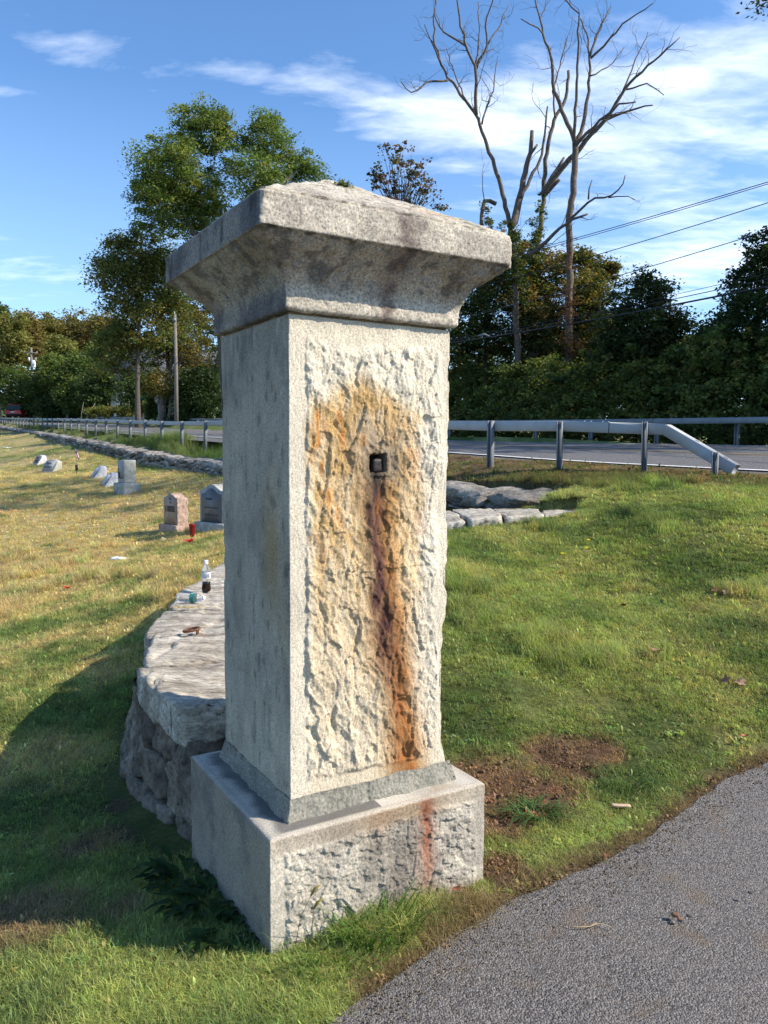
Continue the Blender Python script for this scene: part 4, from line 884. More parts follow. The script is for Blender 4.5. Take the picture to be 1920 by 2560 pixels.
def tablet(par, w_, hh, dp, rise, mrock, mface, seed, z0, facein=.03, name='tablet', lean=0):
    V, F = prism(serp(w_, hh, rise), -dp/2, dp/2, 14); Nn = vnormals(V, F); fr_ = (V[:, 1] > -dp/2+.004)
    V = V+Nn*(np.where(fr_, .016*facets3(V*22, seed)+.010*fbm(V*30, 3, seed+1), 0))[:, None]; V[:, 2] = np.maximum(V[:, 2], 0); V[:, 2] += z0
    o = mesh(name, V, F, mrock, par)
    V, F = prism(serp(w_-2*facein, hh-facein*1.6, rise, n=20)*np.array([1, 1])+np.array([0, .012]), -dp/2-.006, -dp/2+.01, 2); V[:, 2] += z0; mesh('face_panel', V, F, mface, par, smooth=False); return o
def plinth(par, w_, d_, hh, m_, seed, x=0, y=0, z=-.12, top=None):
    V, F = boxgrid(26, 14, 9); P = roundbox(V, 22)*np.array([w_/2, d_/2, (hh+.12)/2])+np.array([x, y, (hh+.12)/2+z]); side = np.abs(V[:, 2]) < .98
    Nn = vnormals(P, F); P = P+Nn*(np.where(side, .014*facets3(P*20, seed)+.008*fbm(P*30, 3, seed), .002*fbm(P*40, 2, seed)))[:, None]; return mesh('base', P, F, m_, par)
def strokes(par, boxes, y, z0=0):
    g = Geo()
    for (x0, z_0, x1, z_1) in boxes: g.box((x0, y-.0025, z_0+z0), (x1, y+.004, z_1+z0))
    return g.build('inscription', MAT['carve'], par, smooth=False)
def gstone(px, py, d, rz, name, label):
    p = atd(px, py, d); z_ = hs(p[0], p[1]); return empty(name, (p[0], p[1], z_), label, 'gravestone', rz=math.radians(rz))
def letters(x0, x1, z0, z1, n, rng, w_=.28):
    L = []; s = (x1-x0)/n
    for i in range(n):
        a = x0+i*s; b_ = a+s*.78; t_ = s*w_; k = rng.integers(5)
        L.append((a, z0, a+t_, z1))
        if k in (0, 1, 3): L.append((b_-t_, z0, b_, z1))
        if k in (0, 1): L.append((a+t_, z1-(z1-z0)*.16, b_-t_, z1))
        if k in (0, 4, 2): L.append((a+t_, z0, b_-t_, z0+(z1-z0)*.16))
        if k in (3, 2, 4): L.append((a+t_, (z0+z1)/2-(z1-z0)*.08, b_-t_-.0005, (z0+z1)/2+(z1-z0)*.08))
    return L
rl = np.random.default_rng(3)
# faces look to the left and towards the camera
p1_ = gstone(440, 1318, 14, -47, 'gravestone', 'pink granite gravestone with curved rough top and dark carved name, on the sunlit lawn')
plinth(p1_, .66, .36, .11, MAT['pinkg'], 601); tablet(p1_, .50, .56, .21, .07, MAT['pinkg'], MAT['pinkface'], 603, .10, .012)
strokes(p1_, letters(-.17, .18, .34, .445, 5, rl, .30)+[(-.03, .56, -.012, .60), (.012, .545, .03, .59), (-.012, .50, .002, .53), (.018, .485, .034, .52)]+[(-.17, .22, -.165, .23)], -.105-.007, .0)
p2_ = gstone(545, 1345, 13.2, -42, 'gravestone', 'grey granite gravestone with dark recessed panel, standing behind the red cup')
plinth(p2_, .86, .40, .12, MAT['greyg'], 611); tablet(p2_, .66, .66, .25, .10, MAT['greyg'], MAT['darkface'], 613, .10, .045)
strokes(p2_, letters(-.16, .02, .50, .535, 5, rl)+letters(-.2, .2, .36, .38, 9, rl)+letters(-.2, .22, .24, .262, 9, rl), -.125-.007)
# upright shaft-like stone on its wide base
p3_ = gstone(318, 1226, 19, -50, 'gravestone', 'tall grey upright gravestone on a wide rough base, in tree shade')
plinth(p3_, .66, .44, .24, MAT['greyg'], 621); V, F = boxgrid(12, 10, 20); P = roundbox(V, 30)*np.array([.20, .15, .28]); P[:, 2] += .24+.28-.005; P[:, 2] += (P[:, 2] > .79)*(-.10*np.abs(P[:, 0])); mesh('tablet', P+vnormals(P, F)*(.004*fbm(P*30, 3, 5))[:, None], F, MAT['greyg'], p3_)
g = Geo(); g.box((-.165, -.1575, .36), (.165, -.150, .76)); g.build('face_panel', MAT['greyface'], p3_, smooth=False); strokes(p3_, [(-.165, .40, -.14, .60), (-.10, .36, -.03, .50), (-.165, .345, .165, .36)], -.160)
def slant(px, py, d, rz, name, label, w_=.42, hh=.32, dp=.30, mt='marble', face='greyface', txt=True, sd=1):
    p = gstone(px, py, d, rz, name, label)
    n = 16; x = np.linspace(-w_/2, w_/2, n); top_ = hh-.16*w_*(2*np.abs(x)/w_)**2.2
    V, F = boxgrid(16, 10, 10); P = V.copy(); f = (P[:, 2]+1)/2; ht = hh-.14*w_*np.abs(P[:, 0])**2.2
    X = P[:, 0]*w_/2; Z = -.06+f*(ht+.06); Y = np.where(P[:, 1] < 0, -dp/2+f*dp*.60, dp/2)*1.0; Y = (-dp/2+f*dp*.60)*(1-P[:, 1])/2+(dp/2)*(1+P[:, 1])/2
    P = np.stack([X, Y, Z], 1); Nn = vnormals(P, F); fm = (V[:, 1] > -.9); P = P+Nn*(np.where(fm, .010*facets3(P*16, sd)+.005*fbm(P*26, 3, sd), .001))[:, None]
    mesh('tablet', P, F, MAT[mt], p)
    a_ = math.atan2(hh, dp*.60); g = Geo(); Rm = np.array([[1, 0, 0], [0, math.cos(a_), -math.sin(a_)], [0, math.sin(a_), math.cos(a_)]])
    LL = math.hypot(hh, dp*.6); o_ = np.array([0, -dp/2, 0])
    def fb(x0, s0, x1, s1, th): g.box((x0, s0, 0), (x1, s1, th), R=Rm, t=o_+np.array([0, -math.sin(a_), math.cos(a_)])*.001)
    fb(-w_*.42, LL*.12, w_*.42, LL*.86, .004); g.build('face_panel', MAT[face], p, smooth=False)
    if txt:
        g = Geo()
        for b_ in letters(-w_*.22, w_*.2, LL*.62, LL*.76, 4, rl)+letters(-w_*.34, w_*.34, LL*.34, LL*.44, 8, rl): g.box((b_[0], b_[1], .003), (b_[2], b_[3], .008), R=Rm, t=o_+np.array([0, -math.sin(a_), math.cos(a_)])*.001)
        g.build('inscription', MAT['carve'], p, smooth=False)
    return p
slant(128, 1178, 28, -30, 'gravestone', 'low grey slant gravestone with dark lettering, right one of the far pair', .66, .44, .42, 'greyg', 'greyface', True, 31)
slant(98, 1162, 31, -48, 'gravestone', 'small pale slant gravestone with a black face, left one of the far pair', .56, .36, .40, 'marble', 'darkface', True, 33)
slant(245, 1196, 22.5, -58, 'gravestone', 'white rounded slant marker, farther of the two beside the tall gravestone', .46, .34, .40, 'marble', 'marble', False, 35)
slant(273, 1212, 20.5, -58, 'gravestone', 'white rounded slant marker close against the tall gravestone base', .46, .34, .38, 'marble', 'marble', False, 37)
# flat markers
def blob(name, p, r, hh, mt, label, cat, seed, sy=.6, rz=0):
    V, F = boxgrid(10, 8, 3); P = roundbox(V, 3.2)*np.array([r, r*sy, hh]); P = roughen(P, F, r*.10, 3/r*.5, r*.12, 2/r, seed); o = mesh(name, P, F, MAT[mt], loc=p); o.rotation_euler = (0, 0, rz); return tag(o, label, cat)
MAT['whitestone'] = simple('white_marble', (.72, .70, .68), .7, nscale=20, namt=.15)
p = gp(302, 1399); blob('flat_marker', (p[0], p[1], p[2]+.015), .15, .018, 'whitestone', 'flat white stone marker lying in the sunlit lawn', 'grave marker', 41)
p = gp(18, 1120); blob('flat_marker', (p[0], p[1], p[2]+.01), .20, .02, 'whitestone', 'small pale flat marker on the farthest left of the lawn', 'grave marker', 42)
# stars-and-stripes grave flag
pf = gp(194, 1172, 8, 60); d_ = pf[1]; sc = d_/FPX
fl = empty('grave_flag', tuple(pf), 'small stars and stripes flag drooping on a stick in the lawn', 'flag')
hh = (1172-1120)*sc; g = Geo(); g.tube([(0, 0, 0), (-.02, 0, hh*.5), (-.10*hh, 0, hh)], .007, 6); g.build('stick', MAT['wood'], fl)
MAT['flagcloth'] = None; m_, t, b = material('flag_cloth'); a = N(t, 'ShaderNodeAttribute', attribute_name='Col', attribute_type='GEOMETRY'); t.links.new(a.outputs[0], b.inputs['Base Color']); b.inputs['Roughness'].default_value = .8
nu, nv = 27, 27; U2, V2 = np.meshgrid(np.linspace(0, 1, nu), np.linspace(0, 1, nv)); fw_, fh_ = .36*hh*1.0, .50*hh
droop = U2*fh_*.75; X = -.085*hh+.15*hh*0+U2*fw_*.42+.02*np.sin(V2*7+U2*5)-.06*hh*(1-V2)*0+.02*(1-V2); Z = hh*.93-(1-V2)*fh_*.62-droop*.75; Y = .03*np.sin(U2*11)*1.0
ci = np.zeros((nv, nu, 3)); st = ((1-V2)*12.99).astype(int) % 2; ci[:] = np.where(st[..., None] == 0, np.array([.42, .02, .035]), np.array([.75, .75, .75])); cn = (U2 < .4) & (V2 > .46); ci[cn] = (.02, .03, .16); stars = cn & ((np.arange(nu)[None, :] % 2) == 0) & ((np.arange(nv)[:, None] % 3) == 0); ci[stars] = (.7, .7, .75)
P = np.stack([X, Y, Z], -1).reshape(-1, 3); mesh('flag_cloth', P, grid(nu, nv), m_, fl, cols=ci.reshape(-1, 3)); mk_ = gp(192, 1190, 8, 60)
g = Geo(); g.tube([(0, 0, 0), (0, 0, .30)], .008, 6); g.box((-.04, -.006, .16), (.04, .006, .34)); o = g.build('veteran_marker', MAT['iron'], loc=tuple(mk_), smooth=False); tag(o, 'small dark metal grave marker stake just below the flag', 'marker')
# red cup vase, artificial flowers, fallen petals
pr = gp(492, 1338, 8, 20); V, F = lathe([(.0, 0), (.036, 0), (.040, .04), (.050, .19), (.062, .215), (.058, .217), (.046, .19), (.036, .03), (0, .03)], 18); MAT['redplastic'] = simple('dark_red_plastic', (.16, .004, .006), .35)
o = mesh('red_cup', V, F, MAT['redplastic'], loc=(pr[0]-.02, pr[1]-.22, pr[2]-.01)); tag(o, 'dark red plastic flower cup in front of the grey gravestone', 'cup')
MAT['redcloth'] = leaf_mat('red_petals', .3); rngf = np.random.default_rng(9)
def flower(px, py, r, n, label, seed):
    p = gp(px, py); rg = np.random.default_rng(seed); V_, F_ = [], []; k = 0; C_ = []
    for i in range(n):
        a = i/n*2*math.pi+rg.normal(0, .15); ax = np.array([math.cos(a), math.sin(a), .35+rg.uniform(-.1, .25)]); sd2 = np.array([-math.sin(a), math.cos(a), 0]); up = np.array([0, 0, 1.])
        for (f, w_, z_) in ((.05, .12, 0), (.45, .42, .10), (.85, .38, .05), (1.0, .08, .0)):
            for s_ in (-1, 1): V_.append(ax*f*r+sd2*w_*r*s_+up*(z_*r+.01)); C_.append(np.array([.62, .02, .03])*(1-.2*(s_ > 0)) if f < .9 else np.array([.75, .4, .38]))
        for q in range(3): F_.append([k+q*2, k+q*2+1, k+q*2+3, k+q*2+2])
        k += 8
    o = mesh('silk_flower', np.array(V_), np.array(F_), MAT['redcloth'], cols=np.array(C_), loc=(p[0], p[1], p[2]+.015)); return tag(o, label, 'flower')
flower(474, 1360, .085, 6, 'red and pink silk flower lying on the lawn before the red cup', 1)
flower(169, 1476, .05, 5, 'small red silk flower in the dry lawn left of the curved wall', 2); flower(178, 1381, .04, 4, 'tiny red petal scrap on the lawn beyond the dry patch', 3)

# ------------------------------------------------------------------ bottles on the capstone
MAT['pet'] = None; m_, t, b = material('clear_plastic'); b.inputs['Transmission Weight'].default_value = .9; b.inputs['Roughness'].default_value = .12; b.inputs['IOR'].default_value = 1.25; b.inputs['Base Color'].default_value = (.93, .96, .97, 1); MAT['pet'] = m_
m_, t, b = material('cola'); b.inputs['Base Color'].default_value = (.012, .004, .003, 1); b.inputs['Roughness'].default_value = .08; MAT['cola'] = m_
MAT['label_w'] = simple('pale_printed_label', (.60, .62, .66), .5, nscale=70, namt=.15); MAT['label_g'] = simple('green_label', (.02, .22, .15), .45, nscale=60, namt=.5); MAT['capw'] = simple('white_plastic', (.75, .75, .75), .4)
p = atz(516, 1478, .545); bt = empty('cola_bottle', p, 'upright clear plastic bottle half full of dark cola on the capstone', 'bottle', rz=.4)
V, F = lathe([(.0, .0), (.026, 0), (.033, .008), (.034, .028), (.029, .060), (.030, .075), (.034, .088), (.034, .150), (.033, .158), (.026, .182), (.014, .205), (.0135, .212)], 28); mesh('bottle_body', V, F, MAT['pet'], bt)
V, F = lathe([(0, -.0005), (.0266, -.0005), (.0336, .008), (.0346, .028), (.0296, .060), (.0306, .075), (.0290, .0755), (0, .0755)], 28); mesh('cola', V, F, MAT['cola'], bt)
V, F = lathe([(.0348, .100), (.0350, .101), (.0350, .147), (.0348, .148)], 28); mesh('label', V, F, MAT['label_w'], bt)
g = Geo(); 
for i_ in range(5): g.box((-.020+i_*.0085, -.0362, .108), (-.0165+i_*.0085, -.0352, .140), None)
o = g.build('label_print', simple('grey_label_print', (.2, .21, .26), .5), bt, smooth=False)
V, F = lathe([(0, .238), (.013, .238), (.0155, .236), (.0155, .214), (.0165, .212), (.0165, .208), (0, .208)], 20); mesh('cap', V, F, MAT['capw'], bt)
p = atz(478, 1494, .588); wb_ = empty('water_bottle', p, 'empty clear ribbed water bottle with green label lying on the capstone', 'bottle', rz=-.18)
Rx = np.array([[0, 0, 1], [0, 1, 0], [-1, 0, 0.]])
def lay(prof, n=24, sq=1): V, F = lathe(prof, n); V = V @ Rx.T; V[:, 0] -= .10; return V, F
pr_ = [(0, 0), (.028, 0), (.031, .006)]
for i_ in range(7): pr_ += [(.0315, .010+i_*.012), (.0285, .016+i_*.012)]
pr_ += [(.0315, .095), (.0315, .130), (.030, .140), (.022, .165), (.012, .182), (.011, .196)]
V, F = lay(pr_); mesh('bottle_body', V, F, MAT['pet'], wb_); V, F = lay([(.0322, .098), (.0322, .128)]); mesh('label', V, F, MAT['label_g'], wb_); V, F = lay([(0, .186), (.0135, .186), (.0135, .200), (0, .200)], 16); mesh('cap', V, F, MAT['capw'], wb_)
g = Geo()
for i_ in range(3): g.box((.008+.0, -.03+.02*i_, .0325), (.018, -.018+.02*i_, .0340))
g.build('label_print', MAT['label_w'], wb_, smooth=False)

# ------------------------------------------------------------------ utility poles and cables
def upole(p, hh, r, label, transformer=False):
    e = empty('utility_pole', tuple(p), label, 'utility pole'); g = Geo(); g.tube([(0, 0, -.5), (.03, 0, hh*.5), (.0, 0, hh)], [r, r*.85, r*.7], 10); g.build('pole', MAT['wood'], e)
    g = Geo(); g.box((-.9, -.16, hh-.75), (.9, -.05, hh-.63)) if transformer else g.box((-.12, -.22, hh-.5), (.12, -.1, hh-.3)); g.build('crossarm', MAT['wood'] if transformer else MAT['galvold'], e, smooth=False)
    for q in (-.8, .8) if transformer else (0,):
        V, F = lathe([(0, .18), (.05, .17), (.03, .12), (.06, .08), (.04, .03), (.05, 0), (0, 0)], 10); mesh('insulator', V+np.array([q, -.1, hh-.63 if transformer else hh]), F, MAT['galv'], e)
    if transformer:
        V, F = lathe([(0, .95), (.22, .93), (.26, .85), (.26, .05), (.22, 0), (0, 0)], 16); mesh('transformer', V+np.array([.34, -.2, hh-2.6]), F, MAT['capw'], e); g = Geo(); g.box((-.3, -.35, hh-1.75), (-.12, -.15, hh-1.3)); g.box((.6, -.35, hh-1.7), (.75, -.15, hh-1.35)); g.build('cutout', MAT['capw'], e, smooth=False)
        g = Geo(); g.box((-.16, -.26, -.3), (.0, -.10, hh*.36)); g.build('riser_conduit', MAT['galv'], e, smooth=False)
    return e
q1 = atd(83, 1047, 104); upole(q1, 169*104/FPX+.3, .20, 'pale far utility pole with a transformer can and crossarm, beside the red car', True)
q2 = atd(441, 1052, 54); q2t = atd(454, 786, 54); upole(q2, q2t[2]-q2[2], .15, 'grey utility pole among the trees behind the guardrail posts')
def cable(pts, r, label, group=None, n=60, t1=1.55):
    """parabola in each axis through three points (t = 0, tm, 1)"""
    A_, B_, C_, tm = pts; A_, B_, C_ = map(np.array, (A_, B_, C_)); t_ = np.linspace(0, t1, n)[:, None]
    tm2 = np.linalg.norm((B_-A_)[:2])/np.linalg.norm((C_-A_)[:2]); hor = A_[None, :2]*(1-t_)+C_[None, :2]*t_; zc = np.polyfit([0, tm2, 1], [A_[2], B_[2], C_[2]], 2); P = np.c_[hor, np.polyval(zc, t_[:, 0])]
    g = Geo(); g.tube(P-P[0], r, 5); o = g.build('overhead_cable', MAT['wire'], loc=tuple(P[0])); return tag(o, label, 'cable', group)
def cpt(px, py, A_, C_):  # point of the vertical plane A-C seen at a pixel
    r = ray(px, py); n_ = np.array([-(C_[1]-A_[1]), C_[0]-A_[0]]); d = n_@(A_[:2]-CAM[:2])/(n_@r[:2]); return CAM+r*d
def wire(a_, b_, c_, d2, r, label, group=None, t1=1.55):
    A_ = atd(a_[0], a_[1], 54); C_ = atd(c_[0], c_[1], d2); B_ = cpt(b_[0], b_[1], A_, C_); return cable((A_, B_, C_, 0), r, label, group, t1=t1)
wire((454, 800), (1480, 584), (1920, 455), 20, .012, 'uppermost of the black cables crossing the sky at right'); wire((454, 806), (1480, 589), (1920, 460), 20.05, .010, 'thin black cable running just below the uppermost one')
wire((454, 830), (1510, 632), (1920, 507), 20, .012, 'middle black cable crossing the sky at right, above the wavy one')
wire((447, 905), (1620, 668), (1920, 577), 20.3, .012, 'wavy black cable sloping behind the dark leafy tree top')
wire((446, 903), (1130, 857), (1920, 716), 20, .026, 'thick black cable bundle, lowest of the overhead lines'); wire((446, 893), (1130, 851), (1920, 697), 20.2, .012, 'slim black cable just above the thick cable bundle')
wire((446, 888), (1690, 736), (1920, 683), 20.4, .008, 'thin grey service cable looping above the slim black cable')
b_ = cpt(1218, 842, atd(446, 903, 54), atd(1920, 716, 20)); V, F = tube(np.array([(-.35, 0, .03), (-.1, 0, .09), (.15, 0, -.02), (.4, 0, .06)]), [.02, .045, .03, .015], 6); o = mesh('cable_clamp', V, F, MAT['galvold'], loc=tuple(b_)); tag(o, 'grey splice clamp hanging on the thick cable bundle beside the pillar', 'clamp')

# ------------------------------------------------------------------ car, house, signs
pc = atd(33, 1045, 96); pc[2] = max(pc[2], hs(pc[0], pc[1])); car = empty('parked_car', tuple(pc), 'red car with silver roof rails seen from behind at the far end of the road', 'car', rz=math.radians(8))
MAT['redpaint'] = simple('red_car_paint', (.42, .012, .02), .25); MAT['glassd'] = simple('dark_car_glass', (.03, .05, .045), .1); MAT['rubber'] = simple('black_rubber', (.02, .02, .02), .8); MAT['tail'] = simple('red_lamp_lens', (.6, .05, .05), .2)
sec = [(-.0, .92, .35, .95, .55), (.25, .93, .28, 1.00, .55), (.9, .94, .26, 1.02, .6), (2.6, .94, .26, 1.02, .6), (3.6, .92, .28, .98, .6), (4.4, .82, .35, .85, .6)]
g = Geo(); ring_ = []
for (y, w_, z0, z1, _) in sec: ring_ += [(-w_*.92, y, z0), (-w_, y, z0+.18), (-w_, y, z1-.12), (-w_*.93, y, z1), (w_*.93, y, z1), (w_, y, z1-.12), (w_, y, z0+.18), (w_*.92, y, z0)]
V = np.array(ring_); F = [grid(8, 6, wrap=True), np.array([[7, 6, 5, 4], [7, 4, 3, 0], [3, 2, 1, 0]]), np.array([[40, 41, 42, 43], [40, 43, 44, 47], [44, 45, 46, 47]])]; mesh('body', V, F, MAT['redpaint'], car, smooth='auto')
g = Geo(); ring_ = []
for (y, w_, z1) in ((.08, .86, 1.02), (.45, .70, 1.60), (1.0, .70, 1.66), (2.4, .70, 1.62), (3.3, .80, 1.03)): ring_ += [(-.86, max(y-.0, .06), 1.0), (-w_, y, z1), (w_, y, z1), (.86, max(y, .06), 1.0)]
V = np.array(ring_); mesh('cabin', V, [grid(4, 5, wrap=True)], MAT['glassd'], car, smooth='auto'); g = Geo(); g.box((-.68, .5, 1.60), (.68, 2.4, 1.69)); g.build('roof', MAT['redpaint'], car, smooth=False)
for s_ in (-1, 1):
    g = Geo(); g.tube([(s_*.62, .5, 1.72), (s_*.62, 2.3, 1.74)], .03, 6); g.build('roof_rail', MAT['galv'], car); g = Geo(); g.box((min(s_*.55, s_*.9), -.03, .78), (max(s_*.55, s_*.9), .06, .95)); g.build('tail_light', MAT['tail'], car, smooth=False)
    for y in (.8, 3.5): V, F = lathe([(0, -.11), (.28, -.11), (.34, -.07), (.34, .07), (.28, .11), (0, .11)], 18); mesh('wheel', V[:, [2, 0, 1]]+np.array([s_*.83, y, .34]), F, MAT['rubber'], car)
g = Geo(); g.box((-.26, -.035, .66), (.26, 0.0, .80)); g.build('number_plate', MAT['capw'], car, smooth=False); g = Geo(); g.box((-.85, -.06, .32), (.85, .1, .52)); g.build('bumper', MAT['rubber'], car, smooth=False)
p = atd(70, 1046, 100); g = Geo(); g.box((-.9, -.4, 0), (.9, .4, .62)); g.box((-.95, -.45, .62), (.95, .45, .70)); o = g.build('utility_box', MAT['galv'], loc=tuple(p), smooth=False); tag(o, 'low pale grey cabinet at the foot of the far pole', 'utility box')
# white house half hidden behind the trees
MAT['siding'] = simple('white_clapboard', (.72, .73, .74), .7, nscale=3, namt=.06); MAT['shingle'] = simple('grey_roof_shingle', (.10, .10, .105), .9, nscale=6, namt=.3)
ph = atd(405, 1048, 88); hz = ph[2]; ho = empty('white_house', (ph[0], ph[1], hz), 'white clapboard house half hidden behind the roadside trees', 'house', rz=.15)
g = Geo()
for k in range(22): g.box((-5.5, 0+.012*0, k*.24), (5.5, 6, k*.24+.232)); 
g2 = Geo(); g2.box((-5.48, .02, -1), (5.48, 5.98, 5.3)); g2.build('wall', MAT['siding'], ho, smooth=False)
for k in range(22): q = Geo(); q.box((-5.5, -.02, k*.24), (5.5, .018, k*.24+.225)); q.build('clapboard', MAT['siding'], ho, smooth=False)
V = np.array([(-5.9, -.5, 5.2), (5.9, -.5, 5.2), (5.9, 3, 8.2), (-5.9, 3, 8.2), (5.9, 6.5, 5.2), (-5.9, 6.5, 5.2)]); V = np.concatenate([V, V-np.array([0, 0, .15])]); mesh('roof', V, [np.array([[0, 1, 2, 3], [3, 2, 4, 5], [7, 6, 9, 8], [8, 9, 11, 10], [0, 6, 7, 1], [5, 4, 10, 11], [0, 3, 9, 6], [3, 5, 11, 9], [1, 7, 8, 2], [2, 8, 10, 4]])], MAT['shingle'], ho, smooth=False)
for (x, z_) in ((-4, 1), (-1.6, 1), (1.4, 1), (3.9, 1), (-4, 3.4), (-1.6, 3.4), (1.4, 3.4), (3.9, 3.4)):
    g = Geo(); g.box((x-.5, -.05, z_), (x+.5, -.022, z_+1.35)); w_ = g.build('window', MAT['capw'], ho, smooth=False)
    for (a_, b_) in ((.06, .64), (.71, 1.29)): g = Geo(); g.box((x-.43, -.058, z_+a_), (x+.43, -.051, z_+b_)); g.build('pane', MAT['glassd'], w_, smooth=False)
# low pale retaining wall along the side road
a_, b_ = atd(232, 1046, 92), atd(342, 1048, 84); g = Geo(); n_ = 14
lw = empty('low_block_wall', tuple(a_), 'low pale wall along the verge behind the clipped bushes', 'wall')
for k in range(n_):
    f0, f1 = k/n_, (k+.96)/n_; q0, q1_ = (b_-a_)*f0, (b_-a_)*f1; g = Geo(); V = [(q[0], q[1]+dy, q[2]+dz) for q in (q0, q1_) for dy in (0, .4) for dz in (-.4, .62+.03*(k % 3))]; g.add(V, np.array([[0, 2, 3, 1], [4, 5, 7, 6], [0, 1, 5, 4], [2, 6, 7, 3], [0, 4, 6, 2], [1, 3, 7, 5]])); g.build('block', MAT['siding'] if k % 2 else MAT['whitestone'], lw, smooth=False)
# back of a stop sign and a green street-name sign
ps = atd(397, 1048, 60); sg = empty('stop_sign', tuple(ps), 'back of an octagonal road sign on a steel post by the poplars', 'road sign', rz=.9); hs_ = 46*60/FPX
g = Geo(); g.box((-.03, -.03, -.2), (.03, .03, hs_+.4)); g.build('post', MAT['galv'], sg, smooth=False); a = (np.arange(8)+.5)/8*2*math.pi; V, F = prism(np.stack([.40*np.cos(a), hs_+.05+.40*np.sin(a)], 1), -.05, -.035, 2); mesh('sign_plate', V, F, MAT['galv'], sg, smooth=False)
ps = atd(345, 1048, 62); sg = empty('street_sign', tuple(ps), 'green street-name blade on a thin post in front of the dark tree trunk', 'street sign', rz=.1); hs_ = 50*62/FPX
g = Geo(); g.tube([(0, 0, -.2), (0, 0, hs_+.2)], .03, 6); g.build('post', MAT['galvold'], sg); g = Geo(); g.box((0, -.01, hs_), (.62, .01, hs_+.16)); g.build('name_blade', simple('green_sign_sheeting', (.01, .16, .10), .4), sg, smooth=False)

# ------------------------------------------------------------------ trees
GREEN = [(.080, .120, .030), (.060, .095, .027), (.11, .145, .038)]
OLIVE = [(.19, .19, .058), (.15, .16, .048), (.23, .21, .06)]
RUST = [(.235, .175, .070), (.20, .165, .060), (.26, .19, .065), (.16, .155, .055)]
DARK = [(.040, .065, .022), (.052, .080, .026), (.032, .052, .020)]
LIME = [(.13, .17, .040), (.10, .14, .034), (.16, .18, .05)]
ORANGE = [(.24, .12, .030), (.18, .12, .03), (.28, .16, .04)]
def crown_pts(blobs, n_cl, rc, nl, rng, shell=.45):
    """blobs: (c(3), r(3)). -> clump centres, leaf points, clump ids"""
    vol = np.array([b[1][0]*b[1][2] for b in blobs]); w = vol/vol.sum(); CC = []
    for b, f in zip(blobs, w):
        k = max(2, int(round(n_cl*f))); d = rng.normal(size=(k, 3)); d /= np.linalg.norm(d, axis=1)[:, None]
        r = rng.uniform(shell, 1, (k, 1))**.7; CC.append(np.array(b[0])+d*r*np.array(b[1]))
    CC = np.concatenate(CC); rr = rc*rng.uniform(.35, 1.6, len(CC)); cid = np.repeat(np.arange(len(CC)), nl)
    o = rng.normal(size=(len(cid), 3)); o /= np.linalg.norm(o, axis=1)[:, None]; o *= (rng.uniform(0, 1, (len(cid), 1))**.45)
    P = CC[cid]+o*rr[cid][:, None]*np.array([1, 1, .55]); return CC, P, cid
def leaf_cols(cid, n, pal, rng, var=.35, extra=None):
    pal = np.array(pal); base = pal[rng.integers(len(pal), size=n)]; C = base[cid]*(1+rng.normal(0, var*.35, (n, 1)))[cid]*rng.uniform(1-var, 1+var, (len(cid), 1))
    if extra:
        k = rng.uniform(size=len(cid)) < extra[1]; C[k] = np.array(extra[0])*rng.uniform(.7, 1.3, (k.sum(), 1))
    return np.clip(C, .008, 1)
def pblob(px, py, rx, ry, d, dd=0.0, ddr=.9):
    c = atd(px, py, d+dd); return (c, (rx*d/FPX, rx*d/FPX*ddr, ry*d/FPX))
def branches(g, root, cents, rng, r0, n=5, k=14):
    idx = rng.choice(len(cents), min(k, len(cents)), replace=False)
    for i in idx:
        a, b = np.array(root), cents[i]; a = a+rng.normal(0, .02, 3)
        t = np.linspace(0, 1, 6)[:, None]; P = a*(1-t)+b*t; L = np.linalg.norm(b-a); P += np.sin(t*math.pi)*np.array([0, 0, .10*L])+rng.normal(0, .03*L, (6, 3))*np.sin(t*math.pi)
        g.tube(P, np.linspace(r0, r0*.12, 6), n, cap=False)
def tree(name, label, base, trunk_top, blobs, n_cl, rc, nl, ls, pal, seed, r0=.22, cat='tree', group=None, var=.35, asp=.55, nb=16, shell=.45, extra=None, trunks=1, bark='bark', mids=None):
    rng = np.random.default_rng(seed); base = np.array(base, float); e = empty(name, tuple(base), label, cat, group)
    CC, P, cid = crown_pts(blobs, n_cl, rc, nl, rng, shell); C = leaf_cols(cid, len(CC), pal, rng, var, extra)
    V, F, C = leafquads(P-base, ls*rng.uniform(.6, 1.3, len(P)), rng, C, asp=asp); mesh('crown', V, F, MAT['leaf'], e, cols=C, smooth=False)
    g = Geo(); tt = np.array(trunk_top)-base
    for k in range(trunks):
        off = np.array([(k-(trunks-1)/2)*r0*2.4, 0, 0]); t = np.linspace(0, 1, 9)[:, None]; Pt = off+tt*t+np.sin(t*3+k)*rng.normal(0, .02*np.linalg.norm(tt), (1, 3))*np.array([1, 1, 0]); Pt[0, 2] -= .4
        g.tube(Pt, r0*(1-.55*t[:, 0])*(1.0+.35*np.exp(-t[:, 0]*14)), 9)
    cc = CC-base
    if mids is None: branches(g, tt, cc, rng, r0*.30, 5, nb)
    else:
        for m_ in mids:
            m_ = np.array(m_)-base; t = np.linspace(0, 1, 6)[:, None]; root = tt*rng.uniform(.55, .9); Pm = root*(1-t)+m_*t+np.sin(t*math.pi)*rng.normal(0, .25, (1, 3)); g.tube(Pm, np.linspace(r0*.5, r0*.22, 6), 6, cap=False)
            dd = np.linalg.norm(cc-m_, axis=1); near = cc[np.argsort(dd)[:max(6, nb)]]; branches(g, m_, near, rng, r0*.16, 4, nb)
    g.build('trunk', MAT[bark], e); return e
def gb(px, py, d):
    p = atd(px, py, d); p[2] = hs(p[0], p[1]); return p
